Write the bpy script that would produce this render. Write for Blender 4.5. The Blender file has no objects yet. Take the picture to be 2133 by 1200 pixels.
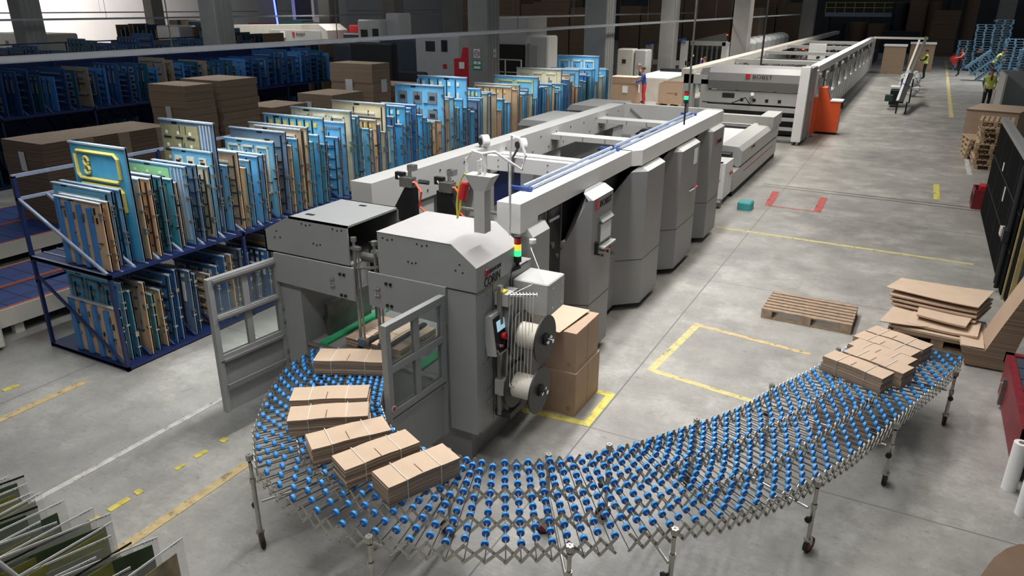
import bpy, math, random
from mathutils import Vector, Matrix
random.seed(7)
sc = bpy.context.scene
COL = sc.collection
R, PI = math.radians, math.pi

# ------------------------------------------------------------------ camera, world, lights, exposure
cam_d = bpy.data.cameras.new('camera'); cam = bpy.data.objects.new('camera', cam_d); COL.objects.link(cam)
cam_d.sensor_width = 36.0; cam_d.lens = 36.0*1528.34/2133.0; cam_d.clip_start = .05; cam_d.clip_end = 400
_p, _y, _r = .36757, .490287, .0030216
_f = Vector((-math.sin(_y)*math.cos(_p), math.cos(_y)*math.cos(_p), -math.sin(_p)))
_rt = Vector((math.cos(_y), math.sin(_y), 0)); _up = _rt.cross(_f)
_r2 = _rt*math.cos(_r)+_up*math.sin(_r); _u2 = _up*math.cos(_r)-_rt*math.sin(_r)
cam.matrix_world = Matrix(((_r2.x, _u2.x, -_f.x, 0), (_r2.y, _u2.y, -_f.y, 0), (_r2.z, _u2.z, -_f.z, 4.2), (0, 0, 0, 1)))
sc.camera = cam
vs = sc.view_settings
vs.view_transform = 'Standard'; vs.look = 'None'; vs.gamma = 1; vs.use_curve_mapping = False; vs.exposure = 0.0
wd = bpy.data.worlds.new('hall_air'); sc.world = wd; wd.use_nodes = True
wd.node_tree.nodes['Background'].inputs[0].default_value = (.80, .90, 1.0, 1)
wd.node_tree.nodes['Background'].inputs[1].default_value = .10

def area(name, loc, sx, sy, power, color=(1, .97, .92), rot=(0, 0, 0), spread=180):
    l = bpy.data.lights.new(name, 'AREA'); l.shape = 'RECTANGLE'; l.size = sx; l.size_y = sy; l.energy = power; l.color = color
    l.spread = R(spread)
    o = bpy.data.objects.new(name, l); COL.objects.link(o); o.location = loc; o.rotation_euler = rot
    return o
# rows of roof lamps: over the folder-gluer line, over the aisle, over lit parts of the back hall; plus added fill lights
area('roof_lamps_line', (-3.6, 9.0, 7.6), .4, 10, 520, (.98, .98, 1), spread=120)
area('back_fill', (-18, 14, 8.5), 8, 10, 400, (.88, .94, 1))  # added soft fill that lifts the dark back left, no lamp row there
area('roof_lamps_line_far', (-4.4, 37, 7.5), 1.0, 34, 1750, (1, .965, .92), spread=130)
area('roof_lamps_aisle', (-1.6, 15, 8.2), .5, 18, 250, (1, .965, .91), spread=110)
area('roof_lamps_racks', (-8.3, 13.0, 3.60), .06, 16.5, 240, (.92, .97, 1), spread=90)
area('roof_lamps_front', (-3.2, 1.2, 7.4), 6.0, .6, 250, (1, .985, .96))
area('roof_lamps_folders', (-30, 29.4, 7.0), 8, .5, 330, (1, .98, .96), spread=80)
area('corner_fill', (3.6, 55, 8.0), 1, 10, 420, (.95, .97, 1), spread=110)  # added fill to brighten the blue pallets, no known lamp
area('roof_lamps_packing', (-10.5, 34, 7.2), .5, 12, 520, (1, .98, .95), spread=105)
area('wall_washer', (-50, 24, 11), 2, 34, 5200, (1, .95, .94), rot=(0, R(62), 0), spread=120)

# ------------------------------------------------------------------ helpers
def lin(h):
    h = h.lstrip('#'); out = []
    for i in (0, 2, 4):
        c = int(h[i:i+2], 16)/255
        out.append(c/12.92 if c <= .04045 else ((c+.055)/1.055)**2.4)
    return tuple(out)+(1,)
MATS = {}
def mat(name, hexc, rough=.5, metal=0.0, vary=.06, scale=6.0, bump=0.0, emit=0, alpha=1.0, trans=0.0):
    m = bpy.data.materials.new(name); m.use_nodes = True; nt = m.node_tree; N = nt.nodes; L = nt.links
    b = N['Principled BSDF']; c = lin(hexc)
    b.inputs['Base Color'].default_value = c; b.inputs['Roughness'].default_value = rough; b.inputs['Metallic'].default_value = metal
    if vary:
        tc = N.new('ShaderNodeTexCoord'); nz = N.new('ShaderNodeTexNoise'); nz.inputs['Scale'].default_value = scale; nz.inputs['Detail'].default_value = 5
        L.new(tc.outputs['Object'], nz.inputs['Vector'])
        rm = N.new('ShaderNodeMapRange'); rm.inputs[1].default_value = .3; rm.inputs[2].default_value = .7; rm.inputs[3].default_value = 1-vary; rm.inputs[4].default_value = 1+vary
        L.new(nz.outputs['Fac'], rm.inputs[0])
        mx = N.new('ShaderNodeVectorMath'); mx.operation = 'SCALE'; mx.inputs[0].default_value = c[:3]
        L.new(rm.outputs[0], mx.inputs['Scale']); L.new(mx.outputs[0], b.inputs['Base Color'])
        if bump:
            bp = N.new('ShaderNodeBump'); bp.inputs['Strength'].default_value = bump; bp.inputs['Distance'].default_value = .01
            L.new(nz.outputs['Fac'], bp.inputs['Height']); L.new(bp.outputs[0], b.inputs['Normal'])
    if emit:
        b.inputs['Emission Color'].default_value = c; b.inputs['Emission Strength'].default_value = emit
    if trans: b.inputs['Transmission Weight'].default_value = trans; b.inputs['IOR'].default_value = 1.1
    if alpha < 1: b.inputs['Alpha'].default_value = alpha
    MATS[name] = m
    return m
def mat_layers(name, hexa, hexb, per_m):
    """flat sheets stacked up: thin lines along z on the sides, plain on top"""
    m = bpy.data.materials.new(name); m.use_nodes = True; nt = m.node_tree; N = nt.nodes; L = nt.links
    b = N['Principled BSDF']; b.inputs['Roughness'].default_value = .85
    tc = N.new('ShaderNodeTexCoord'); sp = N.new('ShaderNodeSeparateXYZ'); L.new(tc.outputs['Object'], sp.inputs[0])
    nz = N.new('ShaderNodeTexNoise'); nz.inputs['Scale'].default_value = 3; L.new(tc.outputs['Object'], nz.inputs['Vector'])
    ma = N.new('ShaderNodeMath'); ma.operation = 'MULTIPLY_ADD'; ma.inputs[1].default_value = .012; L.new(nz.outputs['Fac'], ma.inputs[0]); L.new(sp.outputs['Z'], ma.inputs[2])
    cb = N.new('ShaderNodeCombineXYZ'); L.new(ma.outputs[0], cb.inputs['Z'])
    n2 = N.new('ShaderNodeTexNoise'); n2.inputs['Scale'].default_value = per_m; n2.inputs['Detail'].default_value = 2; L.new(cb.outputs[0], n2.inputs['Vector'])
    cr = N.new('ShaderNodeValToRGB'); cr.color_ramp.elements[0].position = .40; cr.color_ramp.elements[1].position = .56
    cr.color_ramp.elements[0].color = lin(hexb); cr.color_ramp.elements[1].color = lin(hexa)
    L.new(n2.outputs['Fac'], cr.inputs[0]); L.new(cr.outputs[0], b.inputs['Base Color'])
    MATS[name] = m
    return m

class MB:
    """collects shapes in world coordinates; build() links them as ONE mesh object"""
    def __init__(s): s.v = []; s.f = []; s.m = []; s.mats = []
    def mi(s, m):
        if m not in s.mats: s.mats.append(m)
        return s.mats.index(m)
    def raw(s, vs_, fs, m):
        o = len(s.v); k = s.mi(m); s.v += [tuple(v) for v in vs_]
        for f in fs: s.f.append(tuple(i+o for i in f)); s.m.append(k)
        return s
    def box(s, lo, hi, m, top=None, M=None):
        (a, b, c), (d, e, g) = lo, hi
        if a > d: a, d = d, a
        if b > e: b, e = e, b
        if c > g: c, g = g, c
        vs_ = [(a, b, c), (d, b, c), (d, e, c), (a, e, c), (a, b, g), (d, b, g), (d, e, g), (a, e, g)]
        if M is not None: vs_ = [tuple(M @ Vector(v)) for v in vs_]
        s.raw(vs_, [(0, 3, 2, 1), (0, 1, 5, 4), (1, 2, 6, 5), (2, 3, 7, 6), (3, 0, 4, 7)], m)
        o = len(s.v)-8; s.f.append((o+4, o+5, o+6, o+7)); s.m.append(s.mi(top or m))
        return s
    def cbox(s, c, size, m, rz=0.0, top=None, M=None):
        T = Matrix.Translation(c) @ Matrix.Rotation(rz, 4, 'Z')
        if M is not None: T = Matrix.Translation(c) @ M
        h = [x/2 for x in size]
        return s.box((-h[0], -h[1], -h[2]), (h[0], h[1], h[2]), m, top, T)
    def rbox(s, lo, hi, m, r=.02, top=None):
        """box with bevelled vertical and top edges"""
        (a, b, c), (d, e, g) = lo, hi; r = min(r, (d-a)*.45, (e-b)*.45, (g-c)*.45)
        def ring(x, z): return [(a+x, b, z), (d-x, b, z), (d, b+x, z), (d, e-x, z), (d-x, e, z), (a+x, e, z), (a, e-x, z), (a, b+x, z)]
        def ring2(i, x, z): return [(a+i+x, b+i, z), (d-i-x, b+i, z), (d-i, b+i+x, z), (d-i, e-i-x, z), (d-i-x, e-i, z), (a+i+x, e-i, z), (a+i, e-i-x, z), (a+i, b+i+x, z)]
        vs_ = ring(r, c)+ring(r, g-r)+ring2(r, r*.4, g)
        fs = [tuple(range(7, -1, -1))]
        for k in (0, 8):
            for i in range(8): fs.append((k+i, k+(i+1) % 8, k+8+(i+1) % 8, k+8+i))
        s.raw(vs_, fs, m); o = len(s.v)-24; s.f.append(tuple(o+16+i for i in range(8))); s.m.append(s.mi(top or m))
        return s
    def prism(s, poly, axis, lo, hi, m, cap=None):
        """poly: 2D points in the two other axes (x,y,z order kept); extruded along axis"""
        def P(p, t): return {'x': (t, p[0], p[1]), 'y': (p[0], t, p[1]), 'z': (p[0], p[1], t)}[axis]
        n = len(poly); vs_ = [P(p, lo) for p in poly]+[P(p, hi) for p in poly]
        s.raw(vs_, [(i, (i+1) % n, n+(i+1) % n, n+i) for i in range(n)], m)
        o = len(s.v)-2*n; k = s.mi(cap or m)
        s.f += [tuple(o+i for i in range(n-1, -1, -1)), tuple(o+n+i for i in range(n))]; s.m += [k, k]
        return s
    def loft(s, A, B, m, cap=True):
        n = len(A); s.raw(list(A)+list(B), [(i, (i+1) % n, n+(i+1) % n, n+i) for i in range(n)], m)
        if cap:
            o = len(s.v)-2*n; k = s.mi(m); s.f += [tuple(o+i for i in range(n-1, -1, -1)), tuple(o+n+i for i in range(n))]; s.m += [k, k]
        return s
    def quad(s, pts, m): return s.raw(pts, [tuple(range(len(pts)))], m)
    def bar(s, p, q, w, h, m, up=(0, 0, 1)):
        p, q = Vector(p), Vector(q); d = (q-p).normalized(); u = Vector(up)
        if abs(d.dot(u)) > .97: u = Vector((1, 0, 0))
        x = d.cross(u).normalized()*(w/2); y = x.cross(d).normalized()*(h/2)
        A = [p-x-y, p+x-y, p+x+y, p-x+y]; B = [q-x-y, q+x-y, q+x+y, q-x+y]
        return s.loft(A, B, m)
    def cyl(s, p, q, r, m, n=12, r2=None, capm=None):
        p, q = Vector(p), Vector(q); d = (q-p).normalized(); u = Vector((0, 0, 1)) if abs(d.z) < .9 else Vector((1, 0, 0))
        x = d.cross(u).normalized(); y = d.cross(x).normalized(); r2 = r if r2 is None else r2
        A = [p+(x*math.cos(2*PI*i/n)+y*math.sin(2*PI*i/n))*r for i in range(n)]
        B = [q+(x*math.cos(2*PI*i/n)+y*math.sin(2*PI*i/n))*r2 for i in range(n)]
        s.loft(A, B, m, cap=False); o = len(s.v)-2*n; k = s.mi(capm or m)
        s.f += [tuple(o+i for i in range(n-1, -1, -1)), tuple(o+n+i for i in range(n))]; s.m += [k, k]
        return s
    def tube(s, pts, r, m, n=8):
        pts = [Vector(p) for p in pts]; rings = []; up = Vector((0, 0, 1))
        for i, p in enumerate(pts):
            d = (pts[min(i+1, len(pts)-1)]-pts[max(i-1, 0)]).normalized()
            u = up if abs(d.dot(up)) < .95 else Vector((1, .1, 0)).normalized()
            x = d.cross(u).normalized(); y = d.cross(x).normalized()
            rings += [p+(x*math.cos(2*PI*k/n)+y*math.sin(2*PI*k/n))*r for k in range(n)]
        fs = []
        for i in range(len(pts)-1):
            for k in range(n): fs.append((i*n+k, i*n+(k+1) % n, (i+1)*n+(k+1) % n, (i+1)*n+k))
        fs += [tuple(range(n-1, -1, -1)), tuple((len(pts)-1)*n+k for k in range(n))]
        return s.raw(rings, fs, m)
    def ball(s, c, r, m, n=10, sz=(1, 1, 1)):
        vs_ = []; fs = []; h = n//2+1
        for j in range(h+1):
            t = PI*j/h
            for i in range(n): vs_.append((c[0]+r*sz[0]*math.sin(t)*math.cos(2*PI*i/n), c[1]+r*sz[1]*math.sin(t)*math.sin(2*PI*i/n), c[2]+r*sz[2]*math.cos(t)))
        for j in range(h):
            for i in range(n): fs.append((j*n+i, (j+1)*n+i, (j+1)*n+(i+1) % n, j*n+(i+1) % n))
        return s.raw(vs_, fs, m)
    def build(s, name, parent=None, loc=None):
        """world coordinates in; the object sits at loc (or at its parent's origin)"""
        org = Vector(loc) if loc is not None else (world_of(parent) if parent else base_of(s.v))
        me = bpy.data.meshes.new(name)
        me.from_pydata([(v[0]-org.x, v[1]-org.y, v[2]-org.z) for v in s.v], [], s.f)
        for m in s.mats: me.materials.append(m)
        me.polygons.foreach_set('material_index', s.m); me.update()
        o = bpy.data.objects.new(name, me); COL.objects.link(o)
        if parent: o.parent = parent; o.location = org-world_of(parent)
        else: o.location = org
        return o
def each(b, name, parent):
    """one object per connected piece of b"""
    par = list(range(len(b.v)))
    def find(i):
        while par[i] != i: par[i] = par[par[i]]; i = par[i]
        return i
    for f in b.f:
        for i in f[1:]: par[find(i)] = find(f[0])
    groups = {}
    for k, f in enumerate(b.f): groups.setdefault(find(f[0]), []).append(k)
    for ks in groups.values():
        c = MB(); idx = {}
        for k in ks:
            for i in b.f[k]:
                if i not in idx: idx[i] = len(c.v); c.v.append(b.v[i])
            c.f.append(tuple(idx[i] for i in b.f[k])); c.m.append(c.mi(b.mats[b.m[k]]))
        c.build(name, parent)
def base_of(v):
    xs, ys, zs = [p[0] for p in v], [p[1] for p in v], [p[2] for p in v]
    return Vector(((min(xs)+max(xs))/2, (min(ys)+max(ys))/2, min(zs)))
def world_of(o):
    w = Vector((0, 0, 0))
    while o: w = w+o.location; o = o.parent
    return w
def tag(o, label=None, cat=None, group=None, kind=None):
    if label: o['label'] = label
    if cat: o['category'] = cat
    if group: o['group'] = group
    if kind: o['kind'] = kind
    return o
def thing(name, label, cat, loc=(0, 0, 0), group=None):
    o = bpy.data.objects.new(name, None); COL.objects.link(o); o.location = loc; o.empty_display_size = .1
    return tag(o, label, cat, group)
def struct(mb, name):
    return tag(mb.build(name, loc=(0, 0, 0)), kind='structure')
def dup(root, loc=None, rz=None, label=None, group=None):
    r = root.copy(); COL.objects.link(r)
    if loc is not None: r.location = loc
    if rz is not None: r.rotation_euler = (0, 0, rz)
    if label: r['label'] = label
    if group: r['group'] = group
    elif group == '' and 'group' in r: del r['group']
    for ch in root.children:
        c = ch.copy(); COL.objects.link(c); c.parent = r
        for g in ch.children:
            d = g.copy(); COL.objects.link(d); d.parent = c
    return r
def smooth(o, ang=40):
    for p in o.data.polygons: p.use_smooth = True
    try: o.data.set_sharp_from_angle(angle=R(ang))
    except Exception: pass
    return o
def text(name, s, size, loc, xdir, updir, m, parent, sx=1.0, shear=0.0, ext=.002):
    """raised lettering: reads along xdir, stands along updir; turned into a mesh"""
    cu = bpy.data.curves.new(name, 'FONT'); cu.body = s; cu.size = size; cu.extrude = ext; cu.shear = shear; cu.offset = size*.004; cu.resolution_u = 3
    t = bpy.data.objects.new(name+'_curve', cu); COL.objects.link(t)
    dg = bpy.context.evaluated_depsgraph_get(); me = bpy.data.meshes.new_from_object(t.evaluated_get(dg))
    bpy.data.objects.remove(t); x = Vector(xdir).normalized(); u = Vector(updir).normalized(); n = x.cross(u)
    org = Vector(loc)
    for v in me.vertices:
        c = v.co.copy(); v.co = x*(c.x*sx)+u*c.y+n*c.z
    me.materials.clear(); me.materials.append(m)
    o = bpy.data.objects.new(name, me); COL.objects.link(o); o.parent = parent; o.location = org-world_of(parent)
    return o
ORD = ['first', 'second', 'third', 'fourth', 'fifth', 'sixth', 'seventh', 'eighth', 'ninth', 'tenth', 'eleventh', 'twelfth', 'thirteenth', 'fourteenth', 'fifteenth', 'sixteenth', 'seventeenth', 'eighteenth', 'nineteenth']
TENS = ['', '', 'twenty', 'thirty', 'forty', 'fifty', 'sixty', 'seventy', 'eighty', 'ninety']
TENTH = ['', '', 'twentieth', 'thirtieth', 'fortieth', 'fiftieth', 'sixtieth', 'seventieth', 'eightieth', 'ninetieth']
def nth(i):
    n = i+1; pre = ''
    if n >= 100: pre = 'hundred and '; n -= 100
    if n == 0: return 'hundredth'
    if n < 20: return pre+ORD[n-1]
    return pre+(TENTH[n//10] if n % 10 == 0 else TENS[n//10]+'-'+ORD[n % 10-1])

# ------------------------------------------------------------------ materials
GREY = mat('grey_machine_paint', '929391', .45, 0, .03, 3)
GREYD = mat('mid_grey_panel_paint', '817f7e', .42, 0, .03, 3)
GREYL = mat('light_grey_paint', 'b4b3ae', .45, 0, .03, 3)
WHITE = mat('white_machine_paint', 'e2e0dd', .4, 0, .03, 3)
CREAM = mat('cream_machine_paint', 'cfc9bd', .5, 0, .04, 3)
DARK = mat('charcoal_steel', '2b2c2f', .5, .1, .15, 8)
BLACK = mat('matt_black', '0e0e10', .7, 0, .1, 8)
STEEL = mat('zinc_plated_steel', 'b3b0a9', .33, .85, .12, 14)
STEELD = mat('dull_steel', '77756f', .45, .7, .15, 14)
CHROME = mat('bright_chrome', 'd8d8d8', .18, 1, 0)
BLUEW = mat('blue_wheel_plastic', '3f97dc', .35, 0, .05, 30)
BLUEWD = mat('blue_wheel_hub', '1f5bb0', .4, 0, .05, 30)
RACKB = mat('blue_rack_steel', '1d2d5c', .45, .1, .12, 10)
RACKBL = mat('pale_blue_rack_steel', '9aa6bd', .4, .2, .12, 10)
KRAFT = mat('kraft_board', 'b1977f', .85, 0, .05, 5)
KRAFTL = mat('pale_kraft_board', 'c8af96', .85, 0, .05, 5)
KRAFTD = mat('dark_kraft_board', '7d6552', .85, 0, .08, 5)
LAY = mat_layers('kraft_sheet_edges', 'ae957c', '85705c', 70)
LAYD = mat_layers('brown_sheet_edges', '85705e', '65523f', 45)
STRAPW = mat('white_plastic_strap', 'e6e2d8', .4, 0, 0)
RED = mat('red_paint', 'c0262b', .45, 0, .08, 8)
REDD = mat('worn_dark_red_paint', '7d2029', .5, .1, .25, 12)
ORANGE = mat('orange_paint', 'e25a2c', .45, 0, .04, 4)
YEL = mat('yellow_paint', 'd8c23c', .5, 0, .1, 10)
GREENB = mat('green_belt', '2c9a63', .5, 0, .05, 8)
TEAL = mat('teal_plastic', '3f9a9a', .5, 0, .05, 8)
WOOD = mat('rough_pale_wood', 'b79d80', .85, 0, .18, 14, .3)
WOODD = mat('weathered_pallet_wood', '9c8670', .9, 0, .22, 14, .3)
PLY = mat('plywood', 'c7a583', .7, 0, .1, 8)
CONC = mat('pillar_concrete', '8b8984', .85, 0, .08, 2, .2)
PAPER = mat('white_paper', 'e8e8e6', .8, 0, .02, 20)
SKIN = mat('skin', 'b98468', .6, 0, .05, 20)
RUBBER = mat('black_rubber', '1b1a1a', .8, 0, .1, 20)
BELTB = mat('blue_slat_belt', '2a4486', .5, 0, .12, 20)
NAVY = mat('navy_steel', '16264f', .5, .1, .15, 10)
SLATE = mat('dark_slate_paint', '3a434e', .5, 0, .1, 5)
PARTB = mat('partition_black', '08080a', .95, 0, .1, 8); PARTB.node_tree.nodes['Principled BSDF'].inputs['Specular IOR Level'].default_value = .1
SILVER = mat('silver_wrap', 'c9cac8', .3, .2, .12, 9)

def floor_material():
    m = bpy.data.materials.new('worn_concrete_floor'); m.use_nodes = True; nt = m.node_tree; N = nt.nodes; L = nt.links
    b = N['Principled BSDF']; tc = N.new('ShaderNodeTexCoord'); sp = N.new('ShaderNodeSeparateXYZ'); L.new(tc.outputs['Object'], sp.inputs[0])
    def noise(s, d, r=.5, vec=None):
        n = N.new('ShaderNodeTexNoise'); n.inputs['Scale'].default_value = s; n.inputs['Detail'].default_value = d; n.inputs['Roughness'].default_value = r
        L.new(vec or tc.outputs['Object'], n.inputs['Vector']); return n.outputs['Fac']
    def ramp(src, p0, p1, c0, c1):
        r = N.new('ShaderNodeValToRGB'); e = r.color_ramp.elements; e[0].position = p0; e[1].position = p1; e[0].color = c0; e[1].color = c1; L.new(src, r.inputs[0]); return r.outputs[0]
    def mix(fac, a, c, mode='MULTIPLY'):
        x = N.new('ShaderNodeMix'); x.data_type = 'RGBA'; x.blend_type = mode
        if isinstance(fac, float): x.inputs[0].default_value = fac
        else: L.new(fac, x.inputs[0])
        L.new(a, x.inputs[6]) if not isinstance(a, tuple) else setattr(x.inputs[6], 'default_value', a)
        L.new(c, x.inputs[7]) if not isinstance(c, tuple) else setattr(x.inputs[7], 'default_value', c)
        return x.outputs[2]
    w = (1, 1, 1, 1)
    base = ramp(noise(.35, 6, .6), .3, .7, lin('908d87'), lin('b2afa7'))
    base = mix(.7, base, ramp(noise(2.2, 8, .72), .36, .66, (.66, .65, .64, 1), w)); base = mix(.8, base, ramp(noise(.8, 8, .78), .50, .62, w, (1.4, 1.4, 1.39, 1)))
    # scratches: noise stretched along one direction
    mp = N.new('ShaderNodeMapping'); mp.inputs['Rotation'].default_value = (0, 0, .6); mp.inputs['Scale'].default_value = (2.5, 34, 1); L.new(tc.outputs['Object'], mp.inputs['Vector'])
    base = mix(.6, base, ramp(noise(1.6, 7, .75, mp.outputs[0]), .33, .44, (.55, .54, .53, 1), w))
    base = mix(.5, base, ramp(noise(14, 8, .75), .30, .44, (.36, .35, .34, 1), w))
    # expansion joints of the slab
    def joint(axis, off, step, half):
        a = N.new('ShaderNodeMath'); a.operation = 'ADD'; a.inputs[1].default_value = -off+step*40+step/2; L.new(sp.outputs[axis], a.inputs[0])
        mo = N.new('ShaderNodeMath'); mo.operation = 'MODULO'; mo.inputs[1].default_value = step; L.new(a.outputs[0], mo.inputs[0])
        su = N.new('ShaderNodeMath'); su.operation = 'SUBTRACT'; su.inputs[1].default_value = step/2; L.new(mo.outputs[0], su.inputs[0])
        ab = N.new('ShaderNodeMath'); ab.operation = 'ABSOLUTE'; L.new(su.outputs[0], ab.inputs[0])
        lt = N.new('ShaderNodeMath'); lt.operation = 'LESS_THAN'; lt.inputs[1].default_value = half; L.new(ab.outputs[0], lt.inputs[0]); return lt.outputs[0]
    for j in (joint(0, -2.45, 6.03, .008), joint(1, 6.37, 5.11, .007)):
        base = mix(j, base, (.16, .15, .14, 1), 'MIX')
    L.new(base, b.inputs['Base Color'])
    rr = N.new('ShaderNodeMapRange'); rr.inputs[3].default_value = .22; rr.inputs[4].default_value = .55; L.new(noise(1.1, 6, .6), rr.inputs[0]); L.new(rr.outputs[0], b.inputs['Roughness'])
    b.inputs['Specular IOR Level'].default_value = .45
    bp = N.new('ShaderNodeBump'); bp.inputs['Strength'].default_value = .12; bp.inputs['Distance'].default_value = .01; L.new(noise(30, 5), bp.inputs['Height']); L.new(bp.outputs[0], b.inputs['Normal'])
    return m
FLOORM = floor_material()
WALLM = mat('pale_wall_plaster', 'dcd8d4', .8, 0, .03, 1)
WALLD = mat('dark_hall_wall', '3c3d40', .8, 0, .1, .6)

# ------------------------------------------------------------------ the hall
struct(MB().box((-62, -4, -.2), (26, 96, 0), FLOORM), 'floor')
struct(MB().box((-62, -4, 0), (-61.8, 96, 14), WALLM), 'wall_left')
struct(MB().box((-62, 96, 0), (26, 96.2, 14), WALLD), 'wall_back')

# ------------------------------------------------------------------ floor markings
TAPEP = mat('faded_yellow_tape', 'c2b680', .7, 0, .12, 9); TAPEY = mat('worn_yellow_tape', 'cfc05e', .7, 0, .15, 9); TAPEO = mat('worn_orange_tape', 'bfa97c', .75, 0, .2, 9); NTAPE = [0]
TAPEW = mat('worn_white_tape', 'c4c0b8', .75, 0, .2, 9); TAPER = mat('worn_red_tape', 'b8564f', .75, 0, .2, 9)
def worn(m):
    N = m.node_tree.nodes; L = m.node_tree.links; b = N['Principled BSDF']; tc = N.new('ShaderNodeTexCoord'); n = N.new('ShaderNodeTexNoise'); n.inputs['Scale'].default_value = 7; n.inputs['Detail'].default_value = 9; n.inputs['Roughness'].default_value = .75
    L.new(tc.outputs['Object'], n.inputs['Vector']); r = N.new('ShaderNodeMapRange'); r.inputs[1].default_value = .30; r.inputs[2].default_value = .47; L.new(n.outputs['Fac'], r.inputs[0]); L.new(r.outputs[0], b.inputs['Alpha'])
for m_ in (TAPEP, TAPEY, TAPEO, TAPEW, TAPER): worn(m_)
def tape(p, q, w, m, label, group=None):
    NTAPE[0] += 1; z = .0015+.00035*NTAPE[0]
    b = MB(); b.bar((p[0], p[1], z/2), (q[0], q[1], z/2), w, z, m)
    return tag(b.build('floor_tape'), label, 'floor marking', group)
tape((-2.30, 7.93), (-2.15, 9.64), .10, TAPEP, 'left side of the yellow floor rectangle behind the wheel conveyor')
tape((-2.20, 9.60), (-.62, 9.36), .08, TAPEO, 'far side of the yellow floor rectangle, running toward the empty pallet')
tape((-2.28, 7.95), (-.75, 7.72), .09, TAPEP, 'near side of the yellow floor rectangle, ending under the wheel conveyor')
tape((-2.51, 6.40), (-2.51, 7.16), .09, TAPEY, 'yellow floor tape along the right side of the two cartons')
tape((-2.47, 6.42), (-3.28, 6.36), .09, TAPEY, 'yellow floor tape in front of the two stacked cartons')
tape((-2.47, 7.14), (-2.72, 7.12), .09, TAPEY, 'short yellow floor tape behind the right corner of the two cartons')
tape((-3.1, 14.65), (1.4, 14.48), .10, TAPEP, 'long faded yellow tape crossing the aisle from grey machine to black partition')
tape((-2.50, 16.95), (-2.58, 18.45), .16, TAPER, 'left red floor tape of the red marked bay')
tape((-1.46, 16.9), (-1.48, 18.35), .16, TAPER, 'right red floor tape of the red marked bay')
tape((-2.45, 16.95), (-1.5, 16.9), .04, TAPER, 'thin red line joining the two red floor tapes')
tape((.86, 19.4), (.86, 21.2), .13, TAPEY, 'short yellow dash in the aisle left of the dark red bin')
tape((1.75, 73), (1.45, 35.2), .16, TAPEP, 'long yellow lane line running down the far aisle')
tape((1.66, 27.3), (1.65, 22.9), .12, TAPEW, 'pale tape on the floor beside the stack of wooden pallets')
tape((-6.40, 2.2), (-6.38, 5.0), .07, TAPEW, 'faint white floor line running from the plate rack to the open door')
tape((-5.13, 1.2), (-5.15, 4.15), .10, TAPEO, 'orange floor line passing under the left end of the wheel conveyor')
tape((-8.10, 2.6), (-8.14, 4.45), .10, TAPEO, 'orange floor line near the front foot of the blue die rack')
for i, (y, ln) in enumerate(((2.86, .10), (3.05, .2), (3.32, .06), (3.75, .1), (3.98, .14), (4.3, .07))):
    tape((-5.69+.01*(i % 2), y), (-5.68, y+ln), .05+.015*(i % 3), TAPEY, '%s torn yellow tape scrap from the plate rack in the row on the left floor' % ORD[i], 'yellow tape scraps on the left floor')
tape((-8.76, 3.85), (-8.74, 4.02), .07, TAPEY, 'torn yellow tape scrap nearest the blue belt conveyor')

# ------------------------------------------------------------------ grey carton stacker (the long machine in the middle)
stk = thing('carton_stacker', 'long grey machine with white top beam and four tall panels in mid hall', 'machine', (-4.3, 6.3, 0))
b = MB()
b.box((-3.55, 6.32, 2.14), (-3.28, 9.66, 2.35), WHITE).box((-3.55, 6.32, 2.04), (-3.28, 6.72, 2.14), WHITE)
b.prism([(-3.50, 9.6), (-3.28, 9.6), (-3.17, 9.75), (-3.17, 14.5), (-3.50, 14.5)], 'z', 2.14, 2.35, WHITE)
b.build('top_beam', stk)['label'] = 'white top beam'
b = MB(); b.box((-5.42, 6.3, 1.97), (-5.13, 14.5, 2.36), GREYL)
for k in range(26): b.cyl((-5.13, 6.8+k*.29, 2.06+.2*(k % 2)), (-5.122, 6.8+k*.29, 2.06+.2*(k % 2)), .013, DARK, 6)
b.build('side_beam', stk)
b = MB(); b.box((-5.42, 7.05, 0), (-5.30, 14.5, .9), GREYL)
for y in (7.05, 8.6, 10.9, 13.9): b.box((-5.42, y, 0), (-5.16, y+.5, 1.97), GREYL)
b.box((-5.40, 7.05, .9), (-5.34, 9.0, 1.97), GREYL).box((-5.40, 11.4, .9), (-5.34, 13.9, 1.97), GREYL); each(b, 'left_frame', stk)
b = MB(); b.box((-5.2, 7.1, .02), (-3.5, 14.4, .5), DARK); b.build('base', stk)
for i, (y, z, h, w) in enumerate(((8.86, 2.05, .20, .10), (9.2, 2.12, .10, .18), (10.95, 2.16, .08, .30), (13.0, 2.16, .08, .34))):
    b = MB(); b.box((-5.13, y, z), (-3.5, y+w, z+h), WHITE if i < 2 else GREYL)
    for k in range(4): b.cyl((-4.95+k*.38, y-.006, z+h*.3), (-4.95+k*.38, y, z+h*.3), .012, STEEL, 6); b.cyl((-4.95+k*.38, y-.006, z+h*.75), (-4.95+k*.38, y, z+h*.75), .012, STEEL, 6)
    b.build('cross_beam', stk)
b = MB(); b.box((-5.42, 14.42, 1.75), (-3.2, 14.55, 2.36), GREYL); b.bar((-5.0, 14.40, 2.28), (-4.5, 14.40, 1.9), .02, .03, GREYD); b.build('end_plate', stk)
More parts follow.
